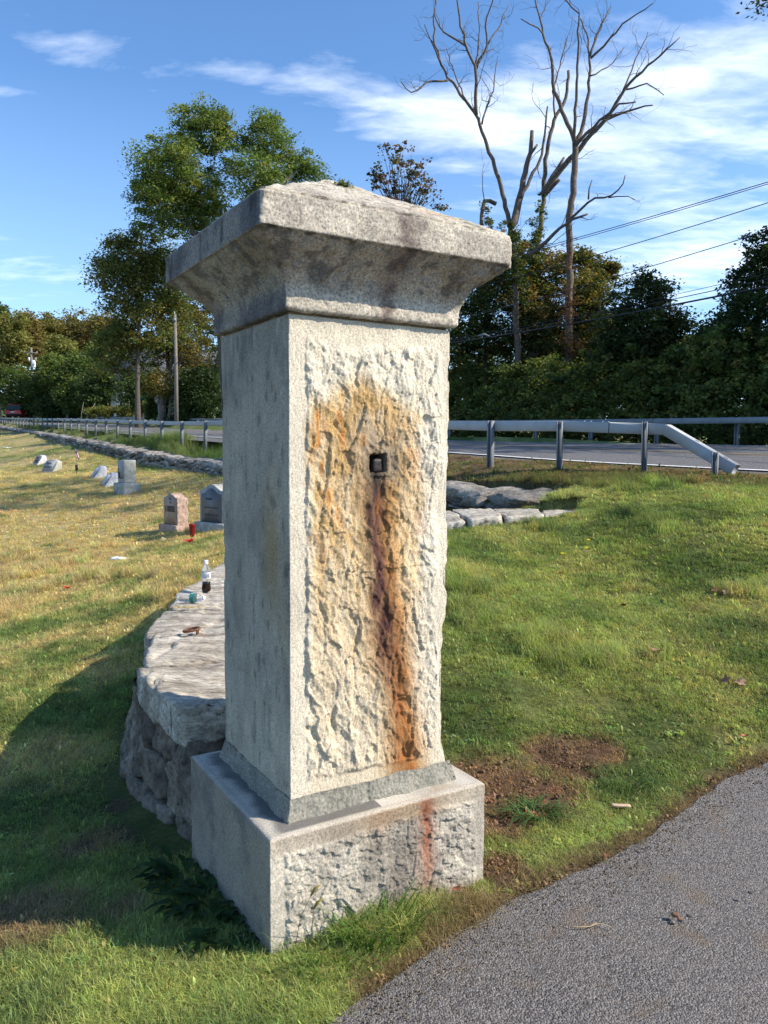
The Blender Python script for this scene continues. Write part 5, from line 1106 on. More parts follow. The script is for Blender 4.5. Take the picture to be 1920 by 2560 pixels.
# big locust-like tree standing above the pillar's left shoulder
D = 52
tree('locust_tree', 'tallest broad green tree with two crown lobes rising behind the pillar cap', gb(575, 1060, D), atd(560, 640, D),
     [pblob(415, 420, 85, 80, D, -2), pblob(520, 335, 95, 75, D), pblob(480, 470, 110, 80, D, 1), pblob(660, 350, 70, 65, D, 1), pblob(740, 420, 65, 45, D, 2), pblob(640, 440, 80, 55, D, -1), pblob(785, 430, 28, 22, D, 2), pblob(370, 480, 45, 40, D, -1), pblob(420, 545, 75, 50, D, 0), pblob(530, 560, 70, 60, D, 1), pblob(360, 565, 25, 15, D)],
     640, .80, 105, .20, [(.14, .19, .045), (.10, .15, .040), (.20, .225, .060), (.115, .165, .045)], 701, r0=.38, mids=[atd(500, 470, D), atd(640, 470, D), atd(720, 450, D+1), atd(420, 470, D)], nb=12, shell=.2, asp=.45)
D = 56
tree('maple_tree', 'tall rounded green-brown tree with a dark trunk behind the guardrail posts, left of the locust', gb(345, 1055, D), atd(352, 760, D),
     [pblob(350, 640, 90, 62, D), pblob(300, 700, 62, 60, D, -1), pblob(400, 700, 80, 75, D, 1), pblob(345, 810, 100, 80, D), pblob(300, 880, 75, 60, D, 1), pblob(430, 800, 60, 80, D, 2), pblob(270, 660, 36, 32, D), pblob(300, 610, 30, 24, D)],
     500, .95, 100, .20, [(.10, .14, .042), (.15, .15, .045), (.19, .16, .050), (.08, .115, .036)], 703, r0=.21, nb=26, shell=.25, extra=((.22, .17, .05), .08))
D = 60
tree('maple_tree', 'yellowing tree with a pale forked trunk, beside the grey utility pole', gb(418, 1055, D), atd(420, 960, D), [pblob(440, 920, 65, 70, D), pblob(470, 850, 60, 80, D, 1), pblob(400, 960, 38, 34, D, -2), pblob(480, 740, 60, 70, D, 3)],
     200, .9, 90, .20, [(.13, .11, .030), (.085, .085, .026), (.17, .12, .035)], 705, r0=.33, trunks=2, bark='wood', nb=14)
for i, (x, y, rx, ry, d, pal, lab) in enumerate([(525, 900, 60, 130, 66, DARK, 'very dark evergreen mass close behind the left edge of the pillar'), (500, 980, 60, 60, 58, DARK, 'dark shrubby tree at the guardrail, next to the pillar')]):
    tree('dark_tree', lab, gb(x, 1060, d), atd(x, y, d), [pblob(x, y, rx, ry, d), pblob(x-20, y+70, rx*.9, ry*.5, d, 1)], 150, .9, 85, .22, pal, 710+i, r0=.25, nb=8)
# far woods at left
far = [(20, 880, 60, 105, 112, OLIVE, 'olive-green tree at the left edge above the red car'), (70, 850, 52, 80, 118, RUST, 'bronze-leaved tree behind the far utility pole'), (120, 865, 50, 80, 122, RUST+OLIVE, 'thin rusty tree between two rounder far crowns'),
       (205, 835, 80, 78, 125, RUST, 'widest russet crown on the far skyline'), (265, 850, 50, 85, 120, ORANGE[:2]+RUST, 'orange-brown tree touching the dark maple'), (160, 900, 45, 60, 108, OLIVE, 'small olive tree in front of the russet crown'), (0, 800, 30, 42, 125, GREEN, 'green treetop cut by the left picture edge'),
       (245, 905, 38, 75, 98, LIME, 'bright lime birch in front of the russet crown'), (130, 940, 32, 60, 96, LIME, 'short lime birch right of the far utility pole'), (170, 985, 30, 30, 92, GREEN+LIME, 'small green sapling between the two birches')]
for i, (x, y, rx, ry, d, pal, lab) in enumerate(far):
    s_ = d/110; rg = np.random.default_rng(760+i)
    bl = [pblob(x, y, rx*.8, ry*.8, d)]+[pblob(x+rg.uniform(-.6, .6)*rx, y+rg.uniform(-.75, .5)*ry, rx*rg.uniform(.25, .45), ry*rg.uniform(.2, .35), d, rg.uniform(-2, 1)) for _ in range(7)]
    tree('woodland_tree', lab, gb(x, 1060, d), atd(x, y+ry*.3, d), bl, 170, 1.15*s_, 60, .38*s_, pal, 720+i, r0=.22, nb=12, group='trees of the far wood', shell=.35, bark='wood')
low = [(355, 985, 48, 50, 78), (440, 1010, 45, 36, 70), (25, 975, 75, 60, 100), (120, 985, 60, 62, 97), (190, 960, 62, 75, 94), (250, 975, 60, 60, 88), (75, 1000, 60, 45, 99), (150, 1020, 60, 32, 95), (215, 1005, 50, 45, 92)]
for i, (x, y, rx, ry, d) in enumerate(low):
    tree('dark_tree', ['dark tree masking the middle of the white house', 'dark bush masking the right part of the white house', 'dark conifer behind the red car', 'dark low tree right of the far utility pole', 'broad shaded tree in the middle of the far wood edge', 'shaded tree over the pale low wall', 'dark bush behind the far utility pole foot', 'lowest dark thicket tree above the guardrail', 'shaded bushy tree next to the leaning pale birch trunk'][i], gb(x, 1062, d), atd(x, y, d), [pblob(x, y, rx, ry, d), pblob(x+rx*.3, y-ry*.4, rx*.5, ry*.4, d, -1)], 120, 1.2, 55, .34, DARK+GREEN if i % 2 else GREEN+[(.09, .11, .032)], 740+i, r0=.2, nb=6, group='dark trees at the foot of the far wood')
g = Geo(); a_ = gb(203, 1052, 84); b_ = atd(238, 1008, 84); c_ = atd(209, 1005, 84); g.tube([(0, 0, -.2), tuple((b_-a_)*.5+np.array([.15, 0, .1])), tuple(b_-a_)], [.06, .05, .03], 6); g.tube([(-.1, 0, -.2), tuple((c_-a_)*.5+np.array([-.1, 0, 0])), tuple(c_-a_)], [.05, .04, .02], 6)
o = g.build('leaning_birch_trunk', MAT['wood'], loc=tuple(a_)); tag(o, 'pale leaning birch trunks forked at the edge of the dark wood', 'tree')
for i, (x, w_) in enumerate([(232, 22), (262, 20), (293, 22), (322, 18)]):
    tree('clipped_shrub', ['leftmost of the round sunlit shrubs before the pale wall', 'second round shrub before the pale wall', 'third round shrub before the pale wall', 'round shrub next to the dark maple trunk'][i], gb(x, 1054, 82), atd(x, 1044, 82), [pblob(x, 1032, w_, 15, 82), pblob(x+6, 1026, w_*.6, 10, 82)], 46, .35, 60, .16, OLIVE+LIME[:1], 780+i, r0=.05, cat='shrub', nb=9, group='round shrubs before the pale wall')
for i, (x, y0) in enumerate([(373, 985), (389, 990)]):
    tree('arborvitae', ['left narrow columnar evergreen beside the road sign', 'right narrow columnar evergreen beside the road sign'][i], gb(x, 1056, 61), atd(x, y0, 61), [pblob(x, 1040-k*11, 9-k*1.1, 9, 61) for k in range(6)], 60, .25, 60, .12, [(.07, .10, .02), (.05, .085, .02)], 786+i, r0=.06, nb=3, group='columnar evergreens beside the road sign')
# small half-bare maple above the cap
D = 40
tree('young_maple', 'sparse brown-leaved treetop showing just above the pillar cap', gb(1010, 1080, D), atd(1005, 600, D),
     [pblob(950, 440, 32, 45, D), pblob(1000, 400, 34, 50, D), pblob(1045, 430, 36, 40, D), pblob(985, 480, 60, 40, D), pblob(1060, 480, 38, 34, D), pblob(1095, 520, 24, 18, D), pblob(960, 370, 14, 20, D)],
     130, .30, 15, .15, [(.12, .085, .04), (.085, .075, .03), (.16, .09, .045)], 790, r0=.12, nb=70, shell=.0, asp=.8)

# bare dead trees, limbs traced and given their own depths
def scale_path(pts, d, dd, rng):
    n = len(pts); out = []
    for i, (x, y) in enumerate(pts): out.append(atd(x, y, d+dd*(i/(max(n-1, 1)))))
    P = np.array(out); Q, _ = resample3(P, .28); Q[1:-1] += rng.normal(0, .022, (len(Q)-2, 3)); return Q
def resample3(P, step):
    d = np.r_[0, np.cumsum(np.linalg.norm(np.diff(P, axis=0), axis=1))]; n = max(int(d[-1]/step)+1, 3); s = np.linspace(0, d[-1], n); return np.stack([np.interp(s, d, P[:, k]) for k in range(3)], 1), s
def twigs(g, P, r, rng, dens, L0, depth=2):
    for i in range(2, len(P)-1):
        if rng.uniform() < dens:
            T = P[i+1]-P[i-1]; T /= np.linalg.norm(T); d = T*rng.uniform(.3, 1)+rng.normal(0, .75, 3)+np.array([0, 0, .25]); d /= np.linalg.norm(d); L = L0*rng.uniform(.4, 1.3); n = 7; Q = [P[i]]
            for k in range(n):
                d = d+rng.normal(0, .26, 3)+np.array([0, 0, .05]); d /= np.linalg.norm(d); Q.append(Q[-1]+d*L/n)
            Q = np.array(Q); rr = np.linspace(min(r[i]*.45, .020), .0045, n+1); g.tube(Q, rr, 4, cap=False)
            if depth > 1: twigs(g, Q, rr, rng, .6, L*.55, depth-1)
def dead_tree(label, base, d, limbs, seed):
    rng = np.random.default_rng(seed); base = np.array(base); e = empty('dead_tree', tuple(base), label, 'dead tree')
    for i, (pts, w0, w1, dd, dens) in enumerate(limbs):
        P = scale_path(pts, d, dd, rng); r = np.linspace(w0, w1, len(P))*d/FPX/2; g = Geo(); g.tube(P-base, np.maximum(r, .006), 8 if i == 0 else 6)
        if dens: twigs(g, P-base, r, rng, dens*1.35, 1.25)
        g.build('trunk' if i == 0 else 'branch', MAT['deadbark'], e)
    return e
D = 31
dead_tree('leaning forked bare tree whose left stem reaches the top edge of the sky', gb(1300, 1080, D), D, [
    ([(1300, 1075), (1290, 800), (1283, 640), (1275, 566), (1250, 460), (1213, 349), (1191, 288), (1144, 227), (1105, 166), (1083, 100), (1086, 50), (1089, -10)], 19, 3, 1.0, .20),
    ([(1191, 288), (1187, 250), (1191, 172), (1166, 116), (1150, 60), (1147, 22), (1143, -25)], 9, 3, -1.0, .22),
    ([(1191, 172), (1219, 111), (1213, 55), (1230, 11), (1236, -20)], 6, 2.5, -.8, .25), ([(1219, 111), (1250, 61), (1272, 11)], 4.5, 2, .8, .3), ([(1191, 172), (1200, 60), (1195, 5)], 5, 2, 1.2, .25),
    ([(1120, 201), (1072, 202), (1044, 227), (1022, 233), (1003, 205)], 5.5, 2, -1, .35), ([(1166, 116), (1111, 83), (1085, 40), (1092, 0)], 5.5, 2, 1, .35), ([(1105, 166), (1061, 61)], 4.5, 2, -1, .4),
    ([(1205, 310), (1219, 260), (1236, 211), (1244, 140)], 5, 1.6, 1.2, .55), ([(1165, 250), (1130, 170), (1117, 120)], 4, 1.6, 1.2, .5),
    ([(1275, 566), (1286, 555), (1299, 494), (1313, 433), (1327, 383), (1330, 327)], 20, 9, .8, .0), ([(1327, 383), (1340, 370), (1343, 362)], 8, 5, .2, 0), ([(1299, 494), (1333, 438), (1355, 385), (1366, 299), (1369, 266)], 9, 4, .8, .3),
    ([(1240, 510), (1215, 495), (1200, 545), (1215, 600), (1262, 575)], 10, 8, -.5, .5)], 811)
dead_tree('bare broken tree with peeling bark in the middle of the dead group', gb(1335, 1080, D+1.5), D+1.5, [
    ([(1320, 1075), (1325, 900), (1335, 700), (1352, 560), (1360, 477), (1363, 410), (1372, 344), (1388, 294), (1410, 262), (1419, 222), (1421, 177)], 19, 7, 1, .12),
    ([(1355, 488), (1388, 438), (1438, 383), (1477, 338), (1516, 299), (1555, 233), (1599, 183), (1649, 139), (1699, 94)], 16, 2.5, -1.5, .55), ([(1516, 299), (1582, 272), (1632, 263)], 7, 3, -.5, .3), ([(1560, 225), (1621, 208), (1660, 238)], 4.5, 2, -.6, .5), ([(1555, 233), (1590, 150), (1620, 80)], 4.5, 2, .8, .6),
    ([(1358, 490), (1399, 449)], 12, 8, -.4, .0), ([(1365, 470), (1410, 394)], 12, 6, .4, .0), ([(1388, 294), (1380, 230), (1400, 160), (1420, 90)], 5, 2, .9, .45)], 813)
dead_tree('straight pale-trunked bare tree that forks high, right one of the dead group', gb(1420, 1080, D-.6), D-.6, [
    ([(1422, 1075), (1420, 880), (1424, 693), (1424, 555), (1432, 477), (1438, 410), (1438, 358)], 20, 15, .6, .0),
    ([(1438, 360), (1427, 327), (1405, 277), (1383, 222), (1380, 139), (1360, 100), (1349, 39), (1333, -15)], 12, 3, 1, .3), ([(1358, 85), (1340, 68), (1302, 47)], 4, 2, -.5, .4),
    ([(1438, 360), (1435, 311), (1441, 222), (1446, 128), (1444, 39), (1405, -12)], 8.5, 3, -.8, .32), ([(1438, 360), (1455, 322), (1471, 238), (1474, 150), (1469, 83), (1446, 40)], 11, 3, .9, .30),
    ([(1475, 139), (1499, 72), (1527, 17)], 6, 3, .5, .4), ([(1477, 145), (1521, 100), (1560, 55), (1600, 30), (1632, 8)], 6, 2, -.8, .5), ([(1438, 365), (1490, 310), (1545, 262), (1590, 255)], 9, 3, -1, .3), ([(1474, 190), (1530, 160), (1560, 120)], 4, 1.6, .8, .55),
    ([(1424, 549), (1460, 516), (1482, 494), (1521, 494), (1555, 471), (1563, 438)], 7, 2.4, -.8, .3), ([(1521, 494), (1560, 488), (1588, 499)], 3.5, 1.6, -.4, .5), ([(1320, 640), (1360, 608), (1388, 582), (1427, 549), (1469, 535)], 11, 5, -.6, .15), ([(1471, 498), (1474, 470), (1480, 450)], 4.5, 2.5, .1, .3)], 815)
# vine and thicket around the dead trunks
def vine(name, label, blobs, n_cl, rc, nl, ls, pal, seed, extra=None, cat='vine'):
    rng = np.random.default_rng(seed); CC, P, cid = crown_pts(blobs, n_cl, rc, nl, rng, 0); C = leaf_cols(cid, len(CC), pal, rng, .35, extra); base = np.array(blobs[0][0]); V, F, C = leafquads(P-base, ls*rng.uniform(.6, 1.3, len(P)), rng, C)
    o = mesh(name, V, F, MAT['leaf'], cols=C, smooth=False, loc=tuple(base)); return tag(o, label, cat)
vine('climbing_vine', 'green vine wrapped around the fork of the leaning bare tree', [pblob(1283, 600, 22, 55, 30.8), pblob(1225, 555, 16, 26, 30.7), pblob(1215, 520, 8, 22, 30.8), pblob(1295, 660, 34, 60, 30.8), pblob(1262, 560, 12, 20, 30.8)], 90, .16, 45, .085, GREEN+[(.13, .12, .04)], 821)
vine('climbing_vine', 'green vine column on the broken bare tree', [pblob(1352, 520, 15, 40, 32.3), pblob(1342, 590, 26, 60, 32.3), pblob(1335, 660, 40, 60, 32.3)], 110, .18, 45, .085, GREEN+[(.12, .13, .04)], 822)
vine('dry_vine', 'dry reddish-brown vine hanging on the pale straight trunk', [pblob(1424, 640, 11, 70, 30.2), pblob(1422, 760, 30, 95, 30.2), pblob(1430, 880, 36, 70, 30.2)], 120, .17, 40, .055, [(.13, .065, .045), (.09, .05, .04), (.16, .085, .05)], 823)
thick = [('broad shaded tree with gold flecks right behind the pillar shaft', 1215, 770, [(1180, 740, 85, 110), (1240, 690, 70, 90), (1200, 850, 110, 90), (1150, 860, 70, 80), (1290, 780, 60, 100)], 33, DARK+GREEN[:2]+[(.10, .085, .025)], ((.25, .15, .03), .08)),
         ('orange-flecked thicket tree between the bare trunks', 1370, 780, [(1370, 700, 80, 75), (1340, 790, 80, 90), (1400, 850, 90, 80), (1310, 650, 50, 50)], 33.5, GREEN+RUST, ((.30, .15, .03), .16)),
         ('light green leaning tree right of the pale bare trunk', 1480, 800, [(1490, 690, 42, 50), (1470, 760, 60, 80), (1500, 850, 70, 70), (1530, 680, 26, 26), (1450, 640, 30, 30)], 33, [(.12, .13, .035), (.075, .09, .026), (.15, .13, .04)], ((.30, .17, .04), .08)),
         ('dark bushy tree with drooping leaves under the wavy cable', 1610, 850, [(1600, 700, 30, 40), (1570, 770, 60, 60), (1640, 740, 40, 50), (1610, 850, 95, 90), (1680, 810, 50, 40), (1720, 815, 22, 12), (1540, 860, 60, 70), (1660, 880, 70, 60)], 27, DARK+[(.045, .055, .022)], ((.12, .10, .04), .06)),
         ('dark leafy tree filling the right edge above the guardrail', 1895, 780, [(1900, 640, 40, 60), (1870, 700, 50, 50), (1910, 760, 50, 90), (1850, 790, 40, 60), (1800, 830, 40, 50), (1890, 870, 60, 60), (1960, 640, 60, 90)], 24, DARK+[(.04, .05, .02)], None),
         ('dark vine-smothered small tree left of the right-edge tree', 1790, 850, [(1790, 850, 40, 45), (1830, 880, 40, 50), (1770, 890, 40, 40), (1840, 770, 12, 50)], 25.5, DARK, None)]
for i, (lab, x, y, bl, d, pal, ex) in enumerate(thick):
    rg = np.random.default_rng(830+i)
    tree('thicket_tree', lab, gb(x, 1090, d), atd(x, y+40, d), [pblob(*b_, d, rg.uniform(-1.6, .2)) for b_ in bl], (520, 520, 520, 380, 190, 150)[i], .42, 60, .135 if i < 3 else .145, pal, 840+i, r0=.13, nb=26, shell=.15, extra=ex, asp=.42)
# trees out of the frame at the right, whose shade reaches the road and the bank
for i, (x, y, hh, r) in enumerate([(15.8, 16.2, 22, 3.3), (22, 21, 16, 4.5), (16, 22, 13, 4.0), (26, 14.5, 15, 4.0), (30, 24, 17, 5), (21.5, 26.5, 15, 5)]):
    z_ = hs(x, y); tree('roadside_tree', ['nearest tree right of the picture, shading the road', 'tall tree right of the picture over the far guardrail', 'leafy tree just off the right edge', 'far right roadside tree', 'farthest right roadside tree', 'tree behind the right thicket'][i], (x, y, z_), (x, y, z_+hh*.6),
         [((x, y, z_+hh*.68), (r, r, hh*.32)), ((x-1, y+1, z_+hh*.4), (r*.9, r*.9, hh*.25)), ((x+1.2, y-1, z_+hh*.5), (r*.7, r*.7, hh*.22))], 170, .85, 60, .24, DARK+GREEN[:1], 860+i, r0=.22, nb=8, group='roadside trees at right')
# branch tip of a near tree in the top right corner
c_ = atd(1905, 10, 14); rg = np.random.default_rng(3); e = empty('overhanging_branch', tuple(c_), 'leafy twig of an oak hanging into the top right corner', 'branch'); P = c_+rg.normal(size=(90, 3))*np.array([.13, .1, .10]); V, F, C = leafquads(P-c_, .085*rg.uniform(.6, 1.3, 90), rg, np.repeat([[.035, .045, .018]], 90, 0)); mesh('leaves', V, F, MAT['leaf'], e, cols=C, smooth=False)
g = Geo(); g.tube([(1.6, .2, .7), (.6, .1, .25), (0, 0, 0), (-.12, 0, -.09)], [.03, .018, .009, .004], 5); g.build('twig', MAT['bark'], e)

# undergrowth along the far side of the road: a mass
rng = np.random.default_rng(77)
def mass(name, pts, n_cl, rc, nl, ls, pal, seed, extra=None, mat='leaf', asp=.55):
    rng = np.random.default_rng(seed); CC = pts(n_cl, rng); rr = rc*rng.uniform(.5, 1.4, len(CC)); cid = np.repeat(np.arange(len(CC)), nl); o = rng.normal(size=(len(cid), 3)); o /= np.linalg.norm(o, axis=1)[:, None]; o *= rng.uniform(0, 1, (len(cid), 1))**.5
    P = CC[cid]+o*rr[cid][:, None]*np.array([1, 1, .7]); C = leaf_cols(cid, len(CC), pal, rng, .4, extra); V, F, C = leafquads(P, ls*rng.uniform(.55, 1.35, len(P)), rng, C, asp=asp); return mesh(name, V, F, MAT[mat], cols=C, smooth=False)
UP, _ = resample(np.array([[23, 9.0, 1.5], [14.3, 16.0, 1.7], [10.9, 18.8, 1.75], [9.2, 21.2, 1.8], [5.6, 26.7, 2.0], [.6, 35.4, 2.3]]), .25)
def under(n, rng):
    k = rng.integers(len(UP), size=n); b = UP[k]; off = rng.uniform(-.2, 2.8, n); T = np.array([.861, .508]); p = b[:, :2]+off[:, None]*T+rng.normal(0, .15, (n, 2))
    hmax = .7+2.2*sstep(-.2, .9, off)+.5*fbm(P3(p[:, 0]*.9, p[:, 1]*.9), 3, 7)+.15*(p[:, 0] > 9); z = h0(p[:, 0], p[:, 1])+hmax*rng.uniform(0, 1, n)**.6; return np.c_[p, z]
o = mass('undergrowth', under, 3300, .30, 55, .13, [(.10, .14, .038), (.075, .105, .032), (.13, .165, .045), (.15, .16, .045)], 880, ((.14, .12, .035), .04), asp=.6); tag(o, kind='stuff')
def verge(n, rng):
    k = rng.integers(len(UP), size=n); b = UP[k]; T = np.array([.861, .508]); p = b[:, :2]-rng.uniform(-.6, .9, n)[:, None]*T; return np.c_[p, h0(p[:, 0], p[:, 1])+rng.uniform(0, .55, n)]
o = mass('verge_weeds', verge, 1500, .16, 30, .07, [(.06, .07, .022), (.09, .085, .03), (.045, .06, .02)], 881, asp=.25); tag(o, kind='stuff')
def behind(n, rng):
    k = rng.integers(len(UP), size=n); b = UP[k]; off = rng.uniform(2.6, 7.5, n); T = np.array([.861, .508]); p = b[:, :2]+off[:, None]*T+rng.normal(0, .3, (n, 2)); hm = np.interp(p[:, 0]/p[:, 1], [.0, .28, .36, .42, .6], [5.2, 4.6, 3.0, 2.7, 3.4]); return np.c_[p, h0(p[:, 0], p[:, 1])+rng.uniform(0, 1, n)**.8*hm]
o = mass('thicket_understorey', behind, 1500, .50, 50, .20, [(.045, .062, .018), (.032, .048, .016), (.07, .085, .022)], 885, ((.14, .12, .035), .04), asp=.6); tag(o, kind='stuff')
# distant wooded hills all round the horizon
def hill(x0, x1, d, top, rg_seed):
    def f(n, rng):
        px = rng.uniform(x0, x1, n); t = rng.uniform(0, 1, n)**.6; d_ = d+rng.uniform(-15, 15, n); tp = top(px)+8*fbm(P3(px*.02, 0, rg_seed), 3, rg_seed); y = 1090+(tp-1090)*t
        r = np.stack([(px-960)/FPX, (1280-y)/FPX, np.ones(n)], 1) @ CR; return CAM+r*(d_/r[:, 1])[:, None]
    return f
o = mass('distant_woods', hill(1400, 2500, 190, lambda x: 842+0*x, 5), 1500, 2.6, 34, 1.15, [(.10, .12, .05), (.08, .10, .045), (.13, .13, .055), (.065, .085, .04)], 890); tag(o, kind='stuff')
o = mass('background_woods', hill(-600, 1500, 150, lambda x: np.interp(x, [-600, 0, 300, 600, 1500], [780, 800, 850, 900, 900]), 6), 1700, 2.6, 34, .95, [(.05, .065, .025), (.075, .08, .028), (.035, .05, .02)], 891); tag(o, kind='stuff')

# ------------------------------------------------------------------ grass and small ground things
tuftcol = bpy.data.collections.new('grass_sources')
def tuft(name, n, hgt, spread, width, lean, seed, bend=.6, pal=None, seg=3, kind='blade'):
    rng = np.random.default_rng(seed); V, F, C = [], [], []; k = 0
    for i in range(n):
        a = rng.uniform(0, 2*math.pi); r = spread*math.sqrt(rng.uniform()); p = np.array([r*math.cos(a), r*math.sin(a), 0]); d = rng.uniform(0, 2*math.pi); dv = np.array([math.cos(d), math.sin(d), 0]); sv = np.array([-math.sin(d), math.cos(d), 0])
        h_ = hgt*rng.uniform(.45, 1.15); ln = lean*rng.uniform(.2, 1.3); w_ = width*rng.uniform(.6, 1.2); c = np.array(pal[rng.integers(len(pal))] if pal else (1, 1, 1))*rng.uniform(.65, 1.3)
        for j in range(seg+1):
            t = j/seg; ang = ln*(t**1.0)+bend*ln*t*t; q = p+dv*h_*math.sin(ang)*t+np.array([0, 0, h_*t*math.cos(min(ang, 1.5))]); ww = w_*(1-t**1.6)*.5 if kind == 'blade' else w_*math.sin(math.pi*min(max(t, .08), .97))*.5
            if j == seg: ww = w_*.04
            V += [q-sv*ww, q+sv*ww]; C += [c*(.62+.45*t)]*2
            if j: F.append([k+2*j-2, k+2*j-1, k+2*j+1, k+2*j])
        k += 2*(seg+1)
    o = mesh(name, np.array(V), np.array(F), MAT['grass'], cols=np.clip(np.array(C), 0, 1), link=False); tuftcol.objects.link(o); return o
# index order is alphabetical in the collection
tuft('tuft_a', 34, .044, .05, .0034, 1.0, 1, pal=[(1, 1, 1), (1.2, 1.1, .9)]); tuft('tuft_b', 34, .054, .05, .0036, 1.15, 2, pal=[(1, 1, 1), (1, 1, 1), (1.7, 1.4, 1.2)]); tuft('tuft_c', 30, .038, .05, .0034, 1.2, 3, pal=[(1, 1, 1), (1, 1, 1), (1.6, 1.3, .9)]); tuft('tuft_d', 26, .052, .05, .0030, 1.35, 4, pal=[(1, 1, 1), (1.5, 1.25, .9), (1.9, 1.5, 1.1)])
tuft('tuft_e', 30, .16, .06, .0048, .7, 5, bend=.9, seg=4)            # long grass
tuft('tuft_f', 9, .030, .045, .018, 1.1, 6, kind='leaf')                # clover and plantain
tuft('tuft_g', 36, .075, .06, .0022, 1.9, 7, bend=.2)                  # flattened straw
tuft('tuft_h', 16, .30, .07, .0055, .45, 8, bend=.8, seg=4)            # tall weeds
rng = np.random.default_rng(100)
def basedist(x, y):
    dx, dy = x-CX, y-CY; u = dx*PU[0]+dy*PU[1]; v = dx*PV[0]+dy*PV[1]; return np.maximum(np.abs(u)-bX, np.abs(v)-bY)
WP_ = np.concatenate([OW[:, :2], IW[::-1]])
def inpoly_(x, y, PP):
    c = np.zeros(x.shape, bool)
    for a, b in zip(PP, np.roll(PP, -1, 0)): m_ = ((a[1] > y) != (b[1] > y)); xi = a[0]+(y-a[1])*(b[0]-a[0])/(b[1]-a[1]+1e-12); c ^= m_ & (x < xi)
    return c
def scatter(N_, r0, r1, th0=-.62, th1=.62, pw=0.0):
    th = rng.uniform(th0, th1, N_); r = np.exp(rng.uniform(math.log(r0), math.log(r1), N_)); return r*np.sin(th), r*np.cos(th), r
X, Y, Rr = [], [], []
for (N_, a, b) in ((47000, 1.7, 4.6), (50000, 4.6, 12), (42000, 12, 34), (9000, 34, 90)):
    # even in the picture rather than on the ground
    th = rng.uniform(-.60, .60, N_); r = 1/np.sqrt(rng.uniform(1/b**2, 1/a**2, N_)) if b < 5 else np.exp(rng.uniform(math.log(a), math.log(b), N_)); X.append(r*np.sin(th)); Y.append(r*np.cos(th)); Rr.append(r)
X, Y, Rr = map(np.concatenate, (X, Y, Rr))
ok = (Y > aedge(X)-.012-.035*np.abs(rng.normal(0, 1, len(X)))*(rng.uniform(size=len(X)) < .45)) | (X > 19); ok &= basedist(X, Y) > .004; ok &= ~inpoly(X, Y, WPOLY)
# keep off the wall's battered foot
dO, sO, _ = polydist(X, Y, np.c_[OW[:, :2], np.zeros(len(OW))]); ok &= ~((dO < .20) & (Y < 8))
t = (X-WLINE0[0])*WDIR[0]+(Y-WLINE0[1])*WDIR[1]; n = (X-WLINE0[0])*WN[0]+(Y-WLINE0[1])*WN[1]; ok &= ~((n > -.05) & (n < .70) & (t > .8) & (t < 96))
ir = inroad(X, Y); dE, _, _ = polydist(X, Y, EDGE); ok &= ~ir & (dE > .12); ok &= ~((n > 4.3) & (Y > 14)); ok &= ~((X > -1) & (t > .5) & (n < 0) & (n > -1.3) & (Y > 8.2) & (X < 1.75))
D_ = dirtm(X, Y); ok &= rng.uniform(size=len(X)) > D_*.84
ok &= (rng.uniform(size=len(X)) < .55) | ~((dE < 1.2) & (Y < 17)); X, Y, Rr, t, n, dE, D_ = X[ok], Y[ok], Rr[ok], t[ok], n[ok], dE[ok], D_[ok]
Z = h(X, Y)-.006; tint = gcol(X, Y)*1.72*rng.uniform(.6, 1.45, (len(X), 1))*(1+.10*rng.normal(size=(len(X), 3)))
dry = (tint[:, 0]/(tint[:, 1]+1e-6)); k = rng.uniform(size=len(X)); ti = np.where(k < .30, 0, np.where(k < .62, 1, np.where(k < .82, 2, np.where(k < .90, 3, 5))))
ti = np.where((dry > 1.0) & (k < .75), np.where(k < .35, 3, 6), ti); edge = (Y-aedge(X) < .09) & (X > -.1); ti = np.where(edge & (k < .8), 6, ti); tint[edge & (k < .8)] = np.array([.36, .27, .14])*rng.uniform(.6, 1.3, ((edge & (k < .8)).sum(), 1))
lc = fbm(P3(X*1.9, Y*1.9), 3, 201); longg = (lc > .34) & (Y < 14); ti = np.where(longg & (k < .55), 4, ti); sc = np.interp(Rr, [1.5, 3, 6, 12, 30, 80], [.62, .72, .95, 1.35, 2.2, 4.0])*rng.uniform(.7, 1.35, len(X))
sc = np.where(ti == 4, sc*.75, sc)
sc = np.where(ti == 6, sc*.85, sc)
bank = (n > .7) & (n < 3.8) & (t > 9); ti = np.where(bank, np.where(k < .5, 7, 4), ti); sc = np.where(bank, rng.uniform(.8, 1.3, len(X))*np.interp(Rr, [15, 40, 90], [1.0, 1.5, 2.2]), sc)
dR, _, _ = polydist(X, Y, np.c_[RAIL, np.zeros(len(RAIL))]); vg = ((dE < 1.5) | (dR < 1.3)) & (Y < 16.5) & (X < 6); ti = np.where(vg & (k < .14), 5, np.where(vg, np.where(k < .45, 6, 3), ti)); sc = np.where(vg, sc*np.where(ti == 5, 1.3, .8), sc); g5 = vg & (k < .12); tint[g5] = np.array([.06, .12, .02])*rng.uniform(.8, 1.3, (g5.sum(), 1))
wf = (n > .6) & (n < 1.7) & (t > .2) & (t < 7.5) & (dR > 1.0); ti = np.where(wf, np.where(k < .85, 4, 7), ti); sc = np.where(wf, rng.uniform(.5, 1.0, len(X))*np.where(k < .85, 1, .5), sc); tint[wf] = tint[wf]*.4+np.array([.13, .15, .045])*.6
wf2 = wf & (k > .86); tint[wf2] = np.array([.22, .12, .05])
lf = ((np.hypot(X-(-1.0), Y-2.6) < 1.1) | (dO[ok] < .5)) & (X < -.2); sc = np.where(lf, sc*1.15, sc)
rz = rng.uniform(0, 2*math.pi, len(X))
